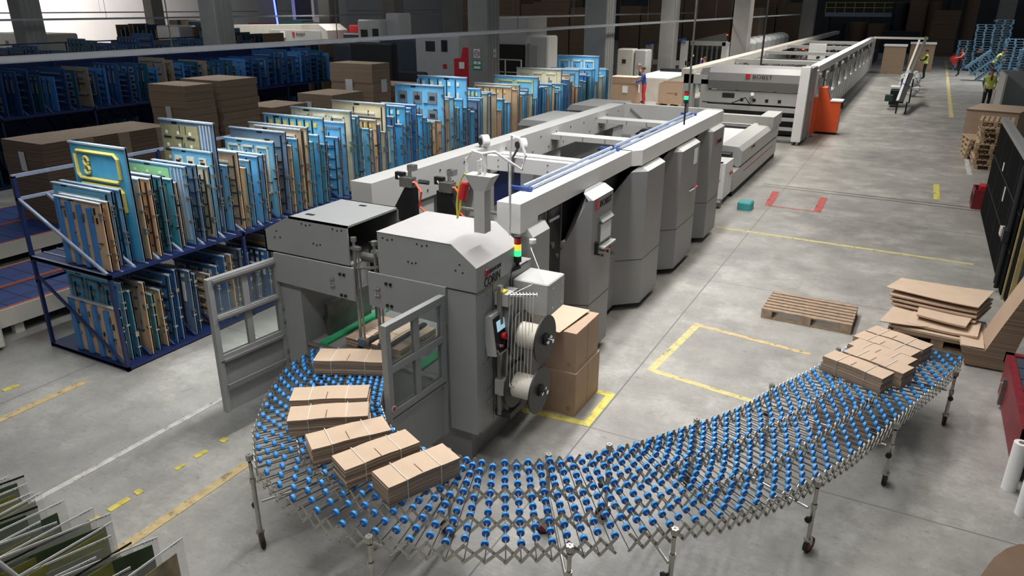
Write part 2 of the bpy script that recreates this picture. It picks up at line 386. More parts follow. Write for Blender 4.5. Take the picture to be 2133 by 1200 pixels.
for i, y in enumerate((9.45, 11.35, 13.3)):                      # carriages inside the frame
    b = MB(); b.box((-4.9, y+.5, .5), (-3.6, y+.62, 1.55 if i else 1.3), GREYL).box((-4.75, y+.48, .8), (-4.0, y+.5, 1.3), STEELD); b.box((-5.1, y+.1, 1.1), (-3.55, y+.2, 1.2), STEELD)
    b.box((-4.2, y+.35, .6), (-4.1, y+.45, 1.75), STEEL); b.build('inner_carriage', stk)
    b = MB(); zz = 1.98
    for dx in (0, .07): b.tube([(-4.15+.75, y+.45, zz-.14-dx*.2), (-4.5, y+.45-dx, zz-.14), (-4.6, y+.45-dx, zz-.07), (-4.5, y+.45-dx, zz), (-3.6, y+.45-dx, zz)], .028, BLACK, 6)
    b.build('energy_chain', stk)
b = MB()
for y in (7.2, 7.9, 10.2, 12.2): b.box((-5.13, y, 1.35), (-3.55, y+.06, 1.42), STEELD)
b.cyl((-5.1, 10.4, 1.6), (-3.55, 10.4, 1.6), .03, STEEL, 8); b.cyl((-5.1, 8.0, 1.7), (-3.55, 8.0, 1.7), .025, STEEL, 8)
each(b, 'inner_rail', stk)
# outer casing between the panels: dark glazed strip and a lower skirt
b = MB(); b.box((-3.52, 6.6, .12), (-3.46, 14.4, 2.14), DARK); b.build('inner_casing', stk)
b = MB(); b.box((-3.47, 6.5, 0.0), (-3.42, 14.35, .14), BLACK); b.build('toe_kick', stk)
# narrow panel beside the bundler
b = MB(); b.box((-3.5, 6.45, .1), (-3.2, 6.85, 1.98), GREY).prism([(-3.5, 1.98), (-3.2, 1.98), (-3.26, 2.06), (-3.5, 2.06)], 'y', 6.45, 6.85, GREYL); b.build('corner_panel', stk)
GLASSD = mat('smoked_glazing', '2f302f', .12, 0, 0)
b = MB(); b.box((-3.45, 6.87, .9), (-3.41, 7.62, 2.12), GREYD); d = b.build('window_door', stk)
b = MB(); b.box((-3.412, 6.9, 1.05), (-3.40, 7.16, 2.05), GLASSD); b.box((-3.412, 7.22, .98), (-3.40, 7.58, 2.05), GLASSD); b.build('glazing', d)
for (y, z, r) in ((7.0, 1.35, .05), (7.35, 1.62, .04), (7.48, 1.45, .03), (7.05, 1.15, .03)): b = MB(); b.cyl((-3.40, y, z), (-3.385, y, z), r, STEELD, 10); b.cyl((-3.385, y, z), (-3.375, y, z), r*.4, CHROME, 8); b.build('inner_gear', d)
b = MB(); b.bar((-3.395, 7.25, 1.93), (-3.395, 7.5, 1.93), .02, .03, PAPER); b.build('inner_lamp', d)
b = MB(); b.box((-3.47, 6.87, .1), (-3.38, 7.62, .9), GREYD); b.build('lower_panel', stk)
b = MB(); b.box((-3.42, 7.5, .46), (-3.10, 7.95, .50), GREYL); b.bar((-3.38, 7.93, .5), (-3.38, 7.93, .56), .03, .03, STEEL); b.build('step_plate', stk)
def casing_panel(y0, y1, yb, ztop, zbot, xb=-3.45, cut=.5, drop=.36):
    """tall panel: front face at x -3.08, near side slanting back to the frame, white bevel along the top"""
    b = MB(); x = -3.08
    poly = [(xb, yb), (x, y0), (x, y1), (xb, y1+.02)]
    S = lambda u, z: (xb+(x-xb)*u, yb+(y0-yb)*u, z)
    V = [S(0, zbot), S(1, zbot), (x, y1, zbot), (xb, y1, zbot), S(1, ztop-.07), (x, y1, ztop-.07), (x-.12, y0, ztop), (x-.12, y1, ztop), S(cut, ztop-.07), S(0, ztop-drop), (xb, y1, ztop), (xb, y1, ztop-drop), (x-.2, y0, ztop)]
    b.raw(V, [(0, 1, 4, 8, 9), (1, 2, 5, 4), (4, 5, 7, 6), (3, 2, 1, 0), (4, 6, 8), (8, 6, 7, 10), (9, 8, 10), (0, 9, 11, 3), (9, 10, 11), (2, 3, 11, 10, 7, 5)], GREYD); p = b.build('tall_panel', stk)
    s = MB(); s.quad([(x+.002, y0, ztop-.07), (x+.002, y1, ztop-.07), (x-.118, y1, ztop+.002), (x-.118, y0, ztop+.002)], GREYL); s.build('top_bevel', p)
    s = MB(); s.bar((x+.001, y0, .78), (x+.001, y1, .78), .004, .008, DARK); s.bar((xb, yb, .78), (x, y0, .78), .006, .008, DARK); s.build('seam', p)
    return p
P1 = casing_panel(7.76, 8.42, 7.60, 2.16, .10, -3.42, .85, .72)
P2 = casing_panel(9.76, 10.56, 9.42, 2.13, .10)
P3 = casing_panel(11.48, 12.55, 11.15, 2.12, .10)
P4 = casing_panel(13.46, 14.3, 13.2, 2.16, .10)
b = MB(); b.box((-3.079, 7.98, 1.5), (-3.06, 8.36, 1.76), GREYD).box((-3.062, 8.0, 1.53), (-3.056, 8.33, 1.74), PAPER); b.prism([(-3.08, 1.78), (-3.03, 1.78), (-3.08, 1.84)], 'y', 7.98, 8.36, GREY); b.box((-3.08, 7.96, 1.46), (-2.99, 8.36, 1.48), GREYL); b.build('touch_screen', P1)
b = MB(); b.cyl((-3.07, 7.9, 1.4), (-3.07, 7.9, 1.55), .028, BLACK, 8)
for k in range(4):
    b.cyl((-3.08, 7.96+k*.09, 1.38+.03*(k % 2)), (-3.02, 7.96+k*.09, 1.38+.03*(k % 2)), .022, CHROME, 8); b.cyl((-3.02, 7.96+k*.09, 1.38+.03*(k % 2)), (-3.0, 7.96+k*.09, 1.38+.03*(k % 2)), .018, ORANGE if k % 2 else BLACK, 8)
b.build('push_buttons', P1)
def logo(parent, x, y, z, h, tw):
    """red square and black word on a face that looks along +x, reading along +y"""
    b = MB(); b.box((x, y, z-h*.15), (x+.004, y+h*.85, z+h*1.1), RED); b.build('red_square', parent)
    text('lettering', 'BOBST', h, (x+.002, y+h*1.25, z), (0, 1, 0), (0, 0, 1), BLACK, parent, tw)
logo(P1, -3.079, 7.85, 1.965, .105, 1.25)
logo(P4, -3.079, 13.72, 1.82, .10, 1.05)
b = MB(); b.box((-3.079, 12.2, 1.72), (-3.074, 12.42, 1.98), PAPER); b.build('notice', P3)
b = MB()
for k in range(3): b.cyl((-3.08, 12.1+k*.05, 1.30), (-3.0, 12.1+k*.05, 1.36), .022, CHROME, 8)
b.cyl((-3.0, 12.2, 1.36), (-2.97, 12.2, 1.36), .02, RED, 8); b.build('key_switches', P3)
for y in (7.64,):
    for z in (.95, 1.5): b = MB(); b.box((-3.42, y, z), (-3.35, y+.1, z+.08), GREYL); b.build('hinge', stk)
b = MB(); b.tube([(-3.40, 9.0, 1.2), (-3.33, 9.0, 1.22), (-3.33, 9.0, 1.42), (-3.40, 9.0, 1.44)], .015, BLACK, 6); b.build('door_handle', stk)
b = MB(); b.box((-3.46, 8.42, .9), (-3.40, 9.0, 2.0), DARK).box((-3.46, 8.45, .1), (-3.38, 9.45, .9), GREYD); b.build('gap_panel', stk)
b = MB()
for (y0, y1) in ((6.85, 9.45), (9.6, 13.4)):
    b.cyl((-3.52, y0, 2.40), (-3.52, y1, 2.40), .022, RACKBL, 8); b.cyl((-3.46, y0, 2.375), (-3.46, y1, 2.375), .016, RACKBL, 8)
each(b, 'air_pipe', stk)
for y in (6.85, 9.5, 13.45): b = MB(); b.bar((-3.7, y, 2.375), (-3.42, y, 2.375), .045, .035, BELTB); b.ball((-3.44, y, 2.38), .03, BELTB, 8); b.build('pipe_bracket', stk)
for (x, y) in ((-5.30, 8.8), (-4.72, 8.8)):                     # posts with the white guide pulleys
    b = MB(); b.box((x-.03, y-.03, 1.3), (x+.03, y+.03, 2.25), STEELD).bar((x, y, 2.22), (x+.1, y+.05, 2.42), .03, .03, STEELD); p = b.build('pulley_post', stk)
    b = MB(); b.cyl((x+.10, y+.02, 2.44), (x+.16, y+.1, 2.44), .09, WHITE, 16); b.cyl((x+.09, y+.0, 2.44), (x+.10, y+.02, 2.44), .05, DARK, 12); smooth(b.build('pulley', p))
def stack_light(x, y, z0, zp, lit, parent_label, r=.035):
    t = thing('signal_tower', parent_label, 'signal light', (x, y, z0))
    b = MB(); b.cyl((x, y, z0), (x, y, zp), r*.45, BLACK, 8); b.cyl((x, y, zp), (x, y, zp+.06), r*1.05, BLACK, 12); b.build('pole', t)
    z = zp+.06
    for nm, m in lit:
        b = MB(); b.cyl((x, y, z), (x, y, z+.06), r, m, 14); smooth(b.build(nm, t)); z += .06
    b = MB(); b.cyl((x, y, z), (x, y, z+.015), r, BLACK, 12); b.build('cap', t)
    return t
LGREEN = mat('lit_green_lens', '2fe07a', .3, emit=1.8, vary=0); LAMB = mat('lit_amber_lens', 'f2d24a', .3, emit=.8, vary=0); LRED = mat('red_lens', 'b3201d', .25, vary=0); LREDON = mat('lit_red_lens', 'ff3528', .3, emit=4, vary=0)
stack_light(-3.32, 12.3, 2.35, 2.70, (('green_lens', LGREEN), ('red_lens', LRED)), 'signal tower with green lamp lit on the white beam of the grey stacker')
# switch cabinets on the far side of the left beam
for i, (x0, y0, x1, y1, z) in enumerate(((-6.75, 12.85, -5.5, 14.3, 2.02), (-6.85, 15.4, -5.75, 16.7, 2.02))):
    t = thing('switch_cabinet', ('grey flat-topped cabinet hood behind the left beam, nearer the camera', 'grey flat-topped cabinet hood behind the left beam, farther away')[i], 'cabinet', ((x0+x1)/2, (y0+y1)/2, 0), 'cabinets behind the left beam')
    b = MB(); b.box((x0+.05, y0+.05, 0), (x1, y1, z), GREY); b.build('body', t)
    b = MB(); b.prism([(x0, z), (x1+.02, z), (x1-.05, z+.12), (x0+.1, z+.12)], 'y', y0, y1, GREYL); b.build('lid', t)

# ------------------------------------------------------------------ the strapping bundler in front of it
bun = thing('bundle_strapper', 'grey bundle strapping machine with two hoods and open doors above the wheel conveyor', 'machine', (-4.35, 5.8, 0))
XR, XL, YF = -3.13, -5.55, 5.18
b = MB()
b.box((XR-.26, YF+.08, 0), (XR-.12, 6.3, .42), GREYD).box((XL+.25, YF+.08, 0), (XL+.4, 6.3, .42), GREYD).box((XL+.3, YF+.1, 0), (XR-.2, YF+.16, .42), GREYD); b.build('plinth', bun)
# right cabinet with its chamfered front corner
b = MB(); b.prism([(XR, YF), (XR, 6.28), (XR-.45, 6.28), (XR-.45, YF+.10), (XR-.30, YF)], 'z', .36, 1.82, GREY)
b.prism([(XR-.02, YF+.1), (XR-.02, 6.3), (XR-.4, 6.3), (XR-.4, YF+.25)], 'z', .30, .36, GREYD); cabr = b.build('right_cabinet', bun)
b = MB(); b.box((XR-.9, YF-.004, 1.812), (XR+.004, YF+.01, 1.822), DARK).box((XR-.01, YF, 1.812), (XR+.004, 6.2, 1.822), DARK); b.build('hood_seam', cabr)
b = MB()
for (z, y) in ((.75, 5.42), (1.2, 5.42), (1.55, 5.42)):
    b.bar((XR+.012, YF+.16, z), (XR+.012, YF+.26, z+.02), .006, .012, STEEL); b.bar((XR+.012, YF+.16, z-.12), (XR+.012, YF+.26, z-.10), .006, .012, STEEL)
b.box((XR, YF+.30, .38), (XR+.002, YF+.305, 1.8), DARK); each(b, 'cover_seam', cabr)
b = MB()
for k in range(14): b.cyl((XR, YF+.12+.08*(k % 3), .5+k*.095), (XR+.006, YF+.12+.08*(k % 3), .5+k*.095), .009, STEEL, 6)
for k in range(22): b.cyl((XR-.14+.05*(k % 2), YF+.02, .5+k*.055), (XR-.14+.05*(k % 2), YF+.03, .5+k*.055), .006, DARK, 5)
each(b, 'rivet', cabr)
b = MB(); b.bar((XR+.02, 5.55, .86), (XR+.02, 5.68, .92), .02, .03, STEEL); b.cyl((XR, 5.6, .88), (XR+.04, 5.6, .88), .02, STEEL, 8); b.build('latch', cabr)
b = MB(); b.box((XL, YF+.02, .36), (XL+.3, 6.28, 1.82), GREY); b.build('left_cabinet', bun)
# bed with the belts
b = MB(); b.box((XL+.3, YF+.06, .42), (XR-.45, 6.95, .82), GREYD).box((XL+.3, YF+.04, .82), (XR-.45, YF+.07, .85), STEEL).box((XL+.3, YF+.1, .82), (XR-.45, 6.95, .835), GREYD); b.build('bed', bun)
for x in (-5.13, -3.92):
    b = MB(); b.box((x, YF+.12, .835), (x+.10, 6.9, .862), GREENB); b.cyl((x, YF+.12, .84), (x+.1, YF+.12, .84), .025, GREENB, 8); b.build('green_belt', bun)
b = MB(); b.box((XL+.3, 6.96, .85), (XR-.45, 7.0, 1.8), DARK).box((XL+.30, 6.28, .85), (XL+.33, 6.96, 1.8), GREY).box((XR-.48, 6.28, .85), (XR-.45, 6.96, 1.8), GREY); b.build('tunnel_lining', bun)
b = MB(); b.box((XL+.34, YF+.3, .84), (XL+.38, 6.2, 1.2), STEELD).box((-4.95, 6.0, .84), (-4.88, 6.1, 1.45), GREYL); b.build('side_guide', bun)
LID = mat('hood_lid_paint', 'a8a5a2', .55, 0, .03, 3)
# hoods: profile in x-z, long in y
def hood(xs, name, side):
    b = MB(); out, inn = xs; sgn = 1 if out > inn else -1
    zl, zm, zt = 1.82, 2.05, 2.235
    sl = .26 if side == 'r' else .36
    poly = [(inn, zl), (out, zl), (out, zm), (out-sgn*sl, zt), (inn, zt)]
    y0, y1 = YF, 6.0
    if side == 'r': b.prism(poly, 'y', y0, y1, GREY); h = b.build(name, bun); top = GREYL
    else:
        t = .02
        b.prism(poly, 'y', y0, y0+t, GREY); b.prism(poly, 'y', y1-t, y1, GREYD)
        b.box((out, y0, zl), (out+t, y1, zm), GREY); b.quad([(out, y0, zm), (out, y1, zm), (out-sgn*sl, y1, zt), (out-sgn*sl, y0, zt)], GREY)
        b.box((min(inn, out-sgn*sl), y0, zt-t), (max(inn, out-sgn*sl), y1, zt), GREY); b.box((out, y0, zl), (inn, y1, zl+t), GREYD); h = b.build(name, bun)
    b = MB()
    if side == 'r':
        b.box((inn, y0-.006, zt), (out-sgn*sl, y1, zt+.006), LID); b.quad([(out, y0, zm+.003), (out, y1, zm+.003), (out-sgn*sl, y1, zt+.006), (out-sgn*sl, y0, zt+.006)], LID); b.build('lid', h)
    b = MB(); w = out-inn
    for (u, z) in ((.06, zt-.05), (.11, zt-.06), (.16, zt-.05), (.42, zt-.05), (.47, zt-.06), (.52, zt-.05), (.8, 2.0), (.84, 2.06), (.87, 1.99), (.32, 2.0), (.36, 1.99), (.4, 2.0)):
        b.cyl((inn+w*u, y0-.004, z), (inn+w*u, y0+.002, z), .009, BLACK, 6)
    each(b, 'screw_hole', h)
    return h
hr = hood((XR+.01, -4.19), 'right_hood', 'r'); hl = hood((-5.65, -4.55), 'left_hood', 'l')
b = MB(); b.box((-5.2, 5.32, 2.235), (-5.1, 5.36, 2.239), BLACK).box((-4.95, 5.85, 2.235), (-4.87, 5.89, 2.239), BLACK); each(b, 'lifting_slot', hl)
text('lettering', 'SIGNODE', .052, (XR+.012, 5.395, 1.938), (0, 1, .02), (0, 0, 1), BLACK, hr, 1.05)
text('lettering', 'CORIN', .122, (XR+.012, 5.31, 1.828), (0, 1, .02), (0, 0, 1), BLACK, hr, .78, .08)
b = MB()
pts = [(XR+.014, 5.355+.022*math.cos(a*PI/4), 1.957+.034*math.sin(a*PI/4)) for a in range(8)]
b.tube(pts+[pts[0]], .008, RED, 5); b.build('emblem', hr)
# front aprons
for x0, x1, zl0, zl1 in ((XL+.02, -4.49, 1.52, 1.49), (-4.31, XR-.30, 1.49, 1.46)):
    b = MB(); b.prism([(x0, zl0), (x1, zl1), (x1, 1.83), (x0, 1.83)], 'y', YF-.03, YF-.005, GREY); ap = b.build('apron', bun)
    b = MB(); xc = x1-.22 if x1 == -4.49 else x0+.16
    for dx in (0, .05):
        for z in (1.53, 1.75): b.cyl((xc+.06+dx, YF-.045, z), (xc+.06+dx, YF-.034, z), .016, BLACK, 8)
        for z in (1.62, 1.69): b.cyl((xc-.06+dx*.6, YF-.055, z), (xc-.06+dx*.6, YF-.034, z), .014, CHROME, 8)
    each(b, 'bolt', ap)
# press columns in the gap
for x in (-4.52, -4.27):
    b = MB(); b.cyl((x, YF+.05, 1.0), (x, YF+.05, 2.08), .017, STEEL, 10); b.cyl((x+.05, YF+.05, 1.0), (x+.045, YF+.05, 2.04), .010, STEEL, 8); b.box((x-.03, YF+.025, 2.0), (x+.07, YF+.075, 2.03), STEEL); b.cyl((x, YF+.05, 2.08), (x, YF+.05, 2.12), .03, STEEL, 10)
    b.box((x-.02, YF+.02, .98), (x+.07, YF+.08, 1.06), STEEL); c = b.build('press_column', bun)
    b = MB(); b.box((x-.03, YF+.02, .955), (x+.02, 6.0, .98), BLACK); b.build('press_shoe', c)
b = MB(); b.cyl((-4.53, YF+.05, 1.80), (-4.24, YF+.05, 1.86), .015, STEEL, 8); b.cyl((-4.5, YF+.15, 1.90), (-4.3, YF+.15, 1.90), .045, STEELD, 12); b.box((-4.55, YF+.3, 1.5), (-4.15, YF+.33, 2.0), BLACK); b.build('slide_mechanism', bun)
# doors
PANE = mat('door_glass', 'dfe5e2', .05, 0, 0, trans=.92)
def door(hx, hy, ox, oy, name, inner_left):
    """open door: hinge (hx,hy), outer edge (ox,oy)"""
    d = Vector((ox-hx, oy-hy, 0)); w = d.length; d.normalize(); n = Vector((-d.y, d.x, 0)); z0, z1 = .32, 1.76
    M = Matrix(((d.x, n.x, 0, hx), (d.y, n.y, 0, hy), (0, 0, 1, 0), (0, 0, 0, 1)))
    b = MB(); th = .03; B_ = lambda u0, u1, za, zb, m=GREY, t0=-th, t1=th: b.box((u0, t0, za), (u1, t1, zb), m, None, M)
    um, r = w*.5, .055
    B_(0, r, z0, z1); B_(w-r, w, z0, z1); B_(r, w-r, z1-.07, z1); B_(r, w-r, 1.31, 1.37); B_(r, w-r, .86, .95); B_(um-.035, um+.035, .95, 1.31, GREY, -.02, .02); B_(um-.035, um+.035, 1.37, z1-.07, GREY, -.02, .02)
    B_(r, w-r, z0, .86, GREY, -.008, .008)
    leaf = b.build(name, bun)
    b = MB()
    for (ua, ub) in ((r, um-.035), (um+.035, w-r)):
        for (za, zb) in ((.95, 1.31), (1.37, z1-.07)): b.box((ua, -.004, za), (ub, .004, zb), PANE, None, M)
    each(b, 'glass_pane', leaf)
    s_ = 1 if inner_left else -1
    for z in (.60, 1.33, .88, 1.72): b = MB(); b.box((.05, s_*.03, z), (w-.05, s_*.05, z+.025), GREYD, None, M); b.build('stiffener', leaf)
    b = MB(); b.box((0.02, -.034, .885), (w-.02, .034, .892), DARK, None, M); b.build('door_seam', leaf)
    b = MB()
    for z in (.6, .7, 1.05, 1.2, 1.5, 1.65): b.box((-.02, s_*.02, z), (.02, s_*.05, z+.03), CHROME, None, M)
    each(b, 'hinge', leaf)
    b = MB(); c = M @ Vector((w-.04, -s_*.032, .98)); c2 = M @ Vector((w-.04, -s_*.036, .98)); b.cyl(c, c2, .03, PAPER, 12); c3 = M @ Vector((w-.04, -s_*.038, .98)); b.cyl(c2, c3, .022, RED, 12); b.build('warning_sticker', leaf)
    return leaf
door(-5.55, 5.2, -5.64, 4.38, 'left_door', True)
door(-3.46, 5.14, -3.50, 4.32, 'right_door', False)
# operator console
b = MB(); M = Matrix.Translation((XR+.02, 5.46, 1.34)) @ Matrix.Rotation(R(-8), 4, 'Y')
b.box((-.03, -.12, -.20), (.07, .13, .20), GREYL, None, M); con = b.build('console', bun)
b = MB(); b.box((.07, -.10, -.185), (.075, .115, .165), BLACK, None, M); b.build('face', con)
b = MB(); b.box((.075, -.05, .02), (.08, .09, .12), mat('lit_display', 'a9c9dd', .3, emit=.7, vary=0), None, M); b.build('display', con)
b = MB(); b.cyl(M @ Vector((.075, .04, -.05)), M @ Vector((.11, .04, -.05)), .034, RED, 12); b.build('emergency_stop', con)
b = MB()
for k in range(4): b.cyl(M @ Vector((.075, -.06+.045*k, -.11-.02*(k % 2))), M @ Vector((.095, -.06+.045*k, -.11-.02*(k % 2))), .016, (CHROME, RED, BLACK, CHROME)[k], 8)
b.tube([M @ Vector(p) for p in ((.075, -.10, -.14), (.10, -.10, -.18), (.10, .11, -.18), (.075, .11, -.14))], .008, CHROME, 6); b.build('push_buttons', con)
# cable post on the hood
b = MB(); b.box((-3.28, 5.42, 2.30), (-3.17, 5.53, 2.68), GREYL); b.loft([(-3.28, 5.42, 2.68), (-3.17, 5.42, 2.68), (-3.17, 5.53, 2.68), (-3.28, 5.53, 2.68)], [(-3.36, 5.40, 2.82), (-3.09, 5.40, 2.82), (-3.09, 5.55, 2.82), (-3.36, 5.55, 2.82)], GREYL); post = b.build('cable_post', bun)
b = MB(); b.cyl((-3.40, 5.42, 2.60), (-3.36, 5.42, 2.74), .05, RED, 10, .035); b.build('power_plug', post)
pts = []
for k in range(50): a = k/49; pts.append((-3.25+.01*math.cos(a*40), 5.48+.03*math.sin(a*40), 2.82+a*.13))
b = MB(); b.tube(pts, .006, PAPER, 5); b.build('coiled_cord', post)
b = MB()
b.tube([(-3.37, 5.46, 2.83), (-3.37, 5.46, 2.95), (-3.31, 5.47, 3.02), (-3.22, 5.48, 3.0), (-3.19, 5.48, 2.88), (-3.2, 5.48, 2.83)], .013, PAPER, 8)
b.tube([(-3.22, 5.48, 3.0), (-3.12, 5.52, 3.02), (-3.0, 5.6, 2.92), (-2.93, 5.66, 2.86), (-2.9, 5.68, 2.98), (-2.97, 5.7, 3.12), (-3.06, 5.72, 3.14), (-3.08, 5.73, 2.95), (-3.1, 5.76, 2.3), (-3.12, 5.8, 2.2)], .013, PAPER, 8); b.build('white_hose', post)
b = MB(); b.tube([(-3.36, 5.41, 2.83), (-3.41, 5.4, 2.74), (-3.43, 5.38, 2.55), (-3.42, 5.37, 2.42), (-3.40, 5.38, 2.5), (-3.39, 5.40, 2.7)], .010, YEL, 6); b.build('yellow_cable', post)
# two black lifting arms at the back
for (x, s_) in ((-4.62, -1), (-4.12, 1)):
    b = MB(); b.prism([(x-.22*s_ if s_ < 0 else x-.02, 1.85), (x+.12 if s_ < 0 else x+.22, 1.85), (x+.12 if s_ < 0 else x+.22, 2.02), (x+.12 if s_ < 0 else x+.06, 2.40), (x-.0 if s_ < 0 else x-.10, 2.40), (x-.2 if s_ < 0 else x-.10, 2.08)], 'y', 6.23, 6.30, BLACK); arm = b.build('lifting_arm', bun)
    b = MB(); b.box((x-.05, 6.2, 2.40), (x+.1, 6.3, 2.50), STEELD).box((x-.14, 6.25, 2.46), (x-.03, 6.3, 2.54), BLACK); b.cyl((x+.02, 6.3, 2.5), (x+.02, 6.3, 2.62), .02, STEEL, 8); b.box((x, 6.28, 2.56), (x+.08, 6.36, 2.62), STEEL); b.cyl((x+.1, 6.35, 2.44), (x+.22, 6.35, 2.44), .025, CHROME, 8)
    b.build('actuator', arm)
    b = MB(); b.tube([(x+.1, 6.26, 2.46), (x+.2, 6.24, 2.36), (x+.17, 6.24, 2.2), (x+.28, 6.26, 2.1)], .012, ORANGE, 6); b.tube([(x-.1, 6.26, 2.5), (x, 6.22, 2.4), (x+.1, 6.24, 2.46)], .012, PAPER, 6); b.build('air_hose', arm)
b = MB(); b.tube([(-3.9, 6.25, 2.12), (-3.7, 6.3, 2.16), (-3.55, 6.28, 2.1), (-3.5, 6.27, 2.0)], .035, BLACK, 8); b.build('cable_chain', bun)
stack_light(XR+.03, 5.92, 1.84, 1.90, (('green_lens', LGREEN), ('amber_lens', LAMB), ('red_lens', LRED)), 'red, amber and green signal tower on the side of the grey bundle strapper', .036)
b = MB(); b.bar((XR, 5.84, 1.83), (XR+.05, 5.93, 1.85), .03, .03, BLACK); b.tube([(XR+.02, 5.82, 1.83), (XR+.02, 5.78, 1.74), (XR+.02, 5.8, 1.66)], .006, BLACK, 5); b.build('lamp_bracket', bun)

# strap dispenser on the right side
dis = thing('strap_dispenser', 'strap dispenser with two black-flanged spools of white strapping beside the bundle strapper', 'strap dispenser', (-2.95, 5.75, .4))
b = MB(); b.bar((-3.06, 5.50, .45), (-3.06, 5.50, 1.80), .05, .04, STEEL).bar((-3.06, 5.62, .55), (-3.06, 5.62, 1.6), .03, .03, STEELD); b.box((-3.12, 5.5, .42), (-2.95, 5.85, .48), DARK).box((-3.12, 5.55, .48), (-3.0, 5.75, 1.7), GREYD); b.build('frame', dis)
b = MB(); b.rbox((-3.12, 5.86, 1.42), (-2.74, 6.24, 1.74), GREYL, .01); b.box((-3.1, 6.0, .5), (-3.05, 6.5, 1.45), GREYD)
for (y, z) in ((5.95, 1.68), (6.15, 1.68), (5.95, 1.48), (6.15, 1.48)): b.cyl((-2.74, y, z), (-2.732, y, z), .012, CHROME, 6)
b.build('feed_box', dis)
b = MB(); b.box((-3.12, 5.50, 1.60), (-2.98, 5.62, 1.72), GREYL); b.box((-3.1, 5.5, 1.72), (-3.02, 5.58, 1.74), YEL); b.build('sensor_box', dis)
b = MB(); b.cyl((-3.0, 5.55, 1.70), (-2.78, 5.72, 1.68), .012, CHROME, 8)
for k in range(9): t = k/8; b.cyl((-2.99+.2*t, 5.552+.155*t, 1.70-.02*t), (-2.985+.2*t, 5.556+.155*t, 1.70-.02*t), .028, WHITE, 12)
b.build('upper_guide', dis)
b = MB(); b.cyl((-3.02, 5.48, .80), (-2.74, 5.68, .74), .012, CHROME, 8)
for k in range(9): t = k/8; b.cyl((-3.0+.22*t, 5.49+.155*t, .797-.04*t), (-2.99+.22*t, 5.497+.155*t, .797-.04*t), .028, WHITE, 12)
b.box((-3.1, 5.46, .68), (-3.0, 5.56, .84), GREYL); b.box((-2.76, 5.66, .68), (-2.73, 5.72, .80), GREYL); b.build('lower_guide', dis)
b = MB()
for k in range(8):
    t = (k+.5)/8; b.bar((-2.99+.2*t, 5.552+.155*t-.02, 1.70), (-3.0+.22*t, 5.49+.155*t-.02, .79), .007, .003, STRAPW, up=(1, 0, 0))
b.bar((-2.8, 5.9, 1.74), (-3.1, 6.2, 1.96), .006, .004, STRAPW); b.bar((-2.98, 5.6, 1.7), (-2.9, 5.9, 1.72), .006, .004, STRAPW); each(b, 'strap_run', dis)
for (y, z, nm) in ((5.74, 1.24, 'upper'), (5.64, .74, 'lower')):
    b = MB(); b.cyl((-2.96, y, z), (-2.72, y, z), .125, mat('white_strap_winding', 'dcd5c6', .6, 0, .04, 60), 24); sp_ = smooth(b.build('strap_spool', dis))
    b = MB(); b.cyl((-2.715, y, z), (-2.70, y, z), .235, DARK, 36); b.build('front_flange', sp_)
    b = MB(); b.cyl((-2.975, y, z), (-2.96, y, z), .235, DARK, 36); b.build('back_flange', sp_)
    b = MB(); b.cyl((-2.70, y, z), (-2.68, y, z), .06, BLACK, 16); b.cyl((-2.68, y, z), (-2.62, y, z), .022, CHROME, 10); b.bar((-2.66, y-.05, z-.02), (-2.66, y+.05, z+.02), .015, .02, CHROME); b.build('hub_lock', sp_)
    b = MB(); b.cyl((-3.1, y, z), (-2.97, y, z), .03, STEELD, 10); b.build('spindle', sp_)
b = MB(); b.cyl((XR+.02, 6.26, 1.99), (XR+.02, 6.26, 2.03), .035, WHITE, 12); b.cyl((XR+.02, 6.26, 1.9), (XR+.02, 6.26, 2.0), .012, STEEL, 8); b.build('strap_pulley', bun)

# ------------------------------------------------------------------ expandable skate-wheel conveyor (two units coupled end to end)
KN = [((-5.05, 5.12), (-4.12, 5.16), .865), ((-5.0, 4.65), (-4.02, 4.98), .865), ((-4.75, 4.15), (-3.90, 4.78), .865), ((-4.4, 3.65), (-3.74, 4.52), .865),
      ((-4.0, 3.30), (-3.5, 4.30), .86), ((-3.5, 3.13), (-3.22, 4.18), .85), ((-3.0, 3.09), (-2.95, 4.15), .835), ((-2.5, 3.2), (-2.72, 4.22), .82), ((-2.16, 3.36), (-2.55, 4.28), .80),
      ((-1.91, 3.5), (-2.4, 4.38), .79), ((-1.65, 3.69), (-2.17, 4.54), .775), ((-1.3, 3.98), (-1.92, 4.78), .755), ((-1.0, 4.3), (-1.73, 5.02), .74), ((-.71, 4.6), (-1.55, 5.28), .72), ((-.45, 4.98), (-1.4, 5.54), .705),
      ((-.19, 5.45), (-1.2, 5.88), .685), ((.07, 6.05), (-.95, 6.36), .665), ((.32, 6.75), (-.72, 6.96), .65), ((.56, 7.44), (-.5, 7.46), .64), ((.78, 8.05), (-.28, 8.02), .63), ((.95, 8.62), (-.08, 8.72), .625)]
SP = [.085]*4+[.10]+[.125]*6+[.12, .105, .095, .09, .088, .088, .088, .088, .088]
def axles(k0, k1):
    out = []
    for k in range(k0, k1):
        a, b = KN[k], KN[k+1]; L = math.dist(a[0], b[0]); n = max(1, round(L/SP[k]))
        for i in range(n):
            t = i/n; out.append(tuple(Vector((a[j][0]+(b[j][0]-a[j][0])*t, a[j][1]+(b[j][1]-a[j][1])*t, a[2]+(b[2]-a[2])*t)) for j in (0, 1)))
    e = KN[k1]; out.append((Vector((*e[0], e[2])), Vector((*e[1], e[2]))))
    return out
def proto(mb, name):
    me = bpy.data.meshes.new(name); me.from_pydata(mb.v, [], mb.f)
    for m in mb.mats: me.materials.append(m)
    me.polygons.foreach_set('material_index', mb.m); me.update(); return me
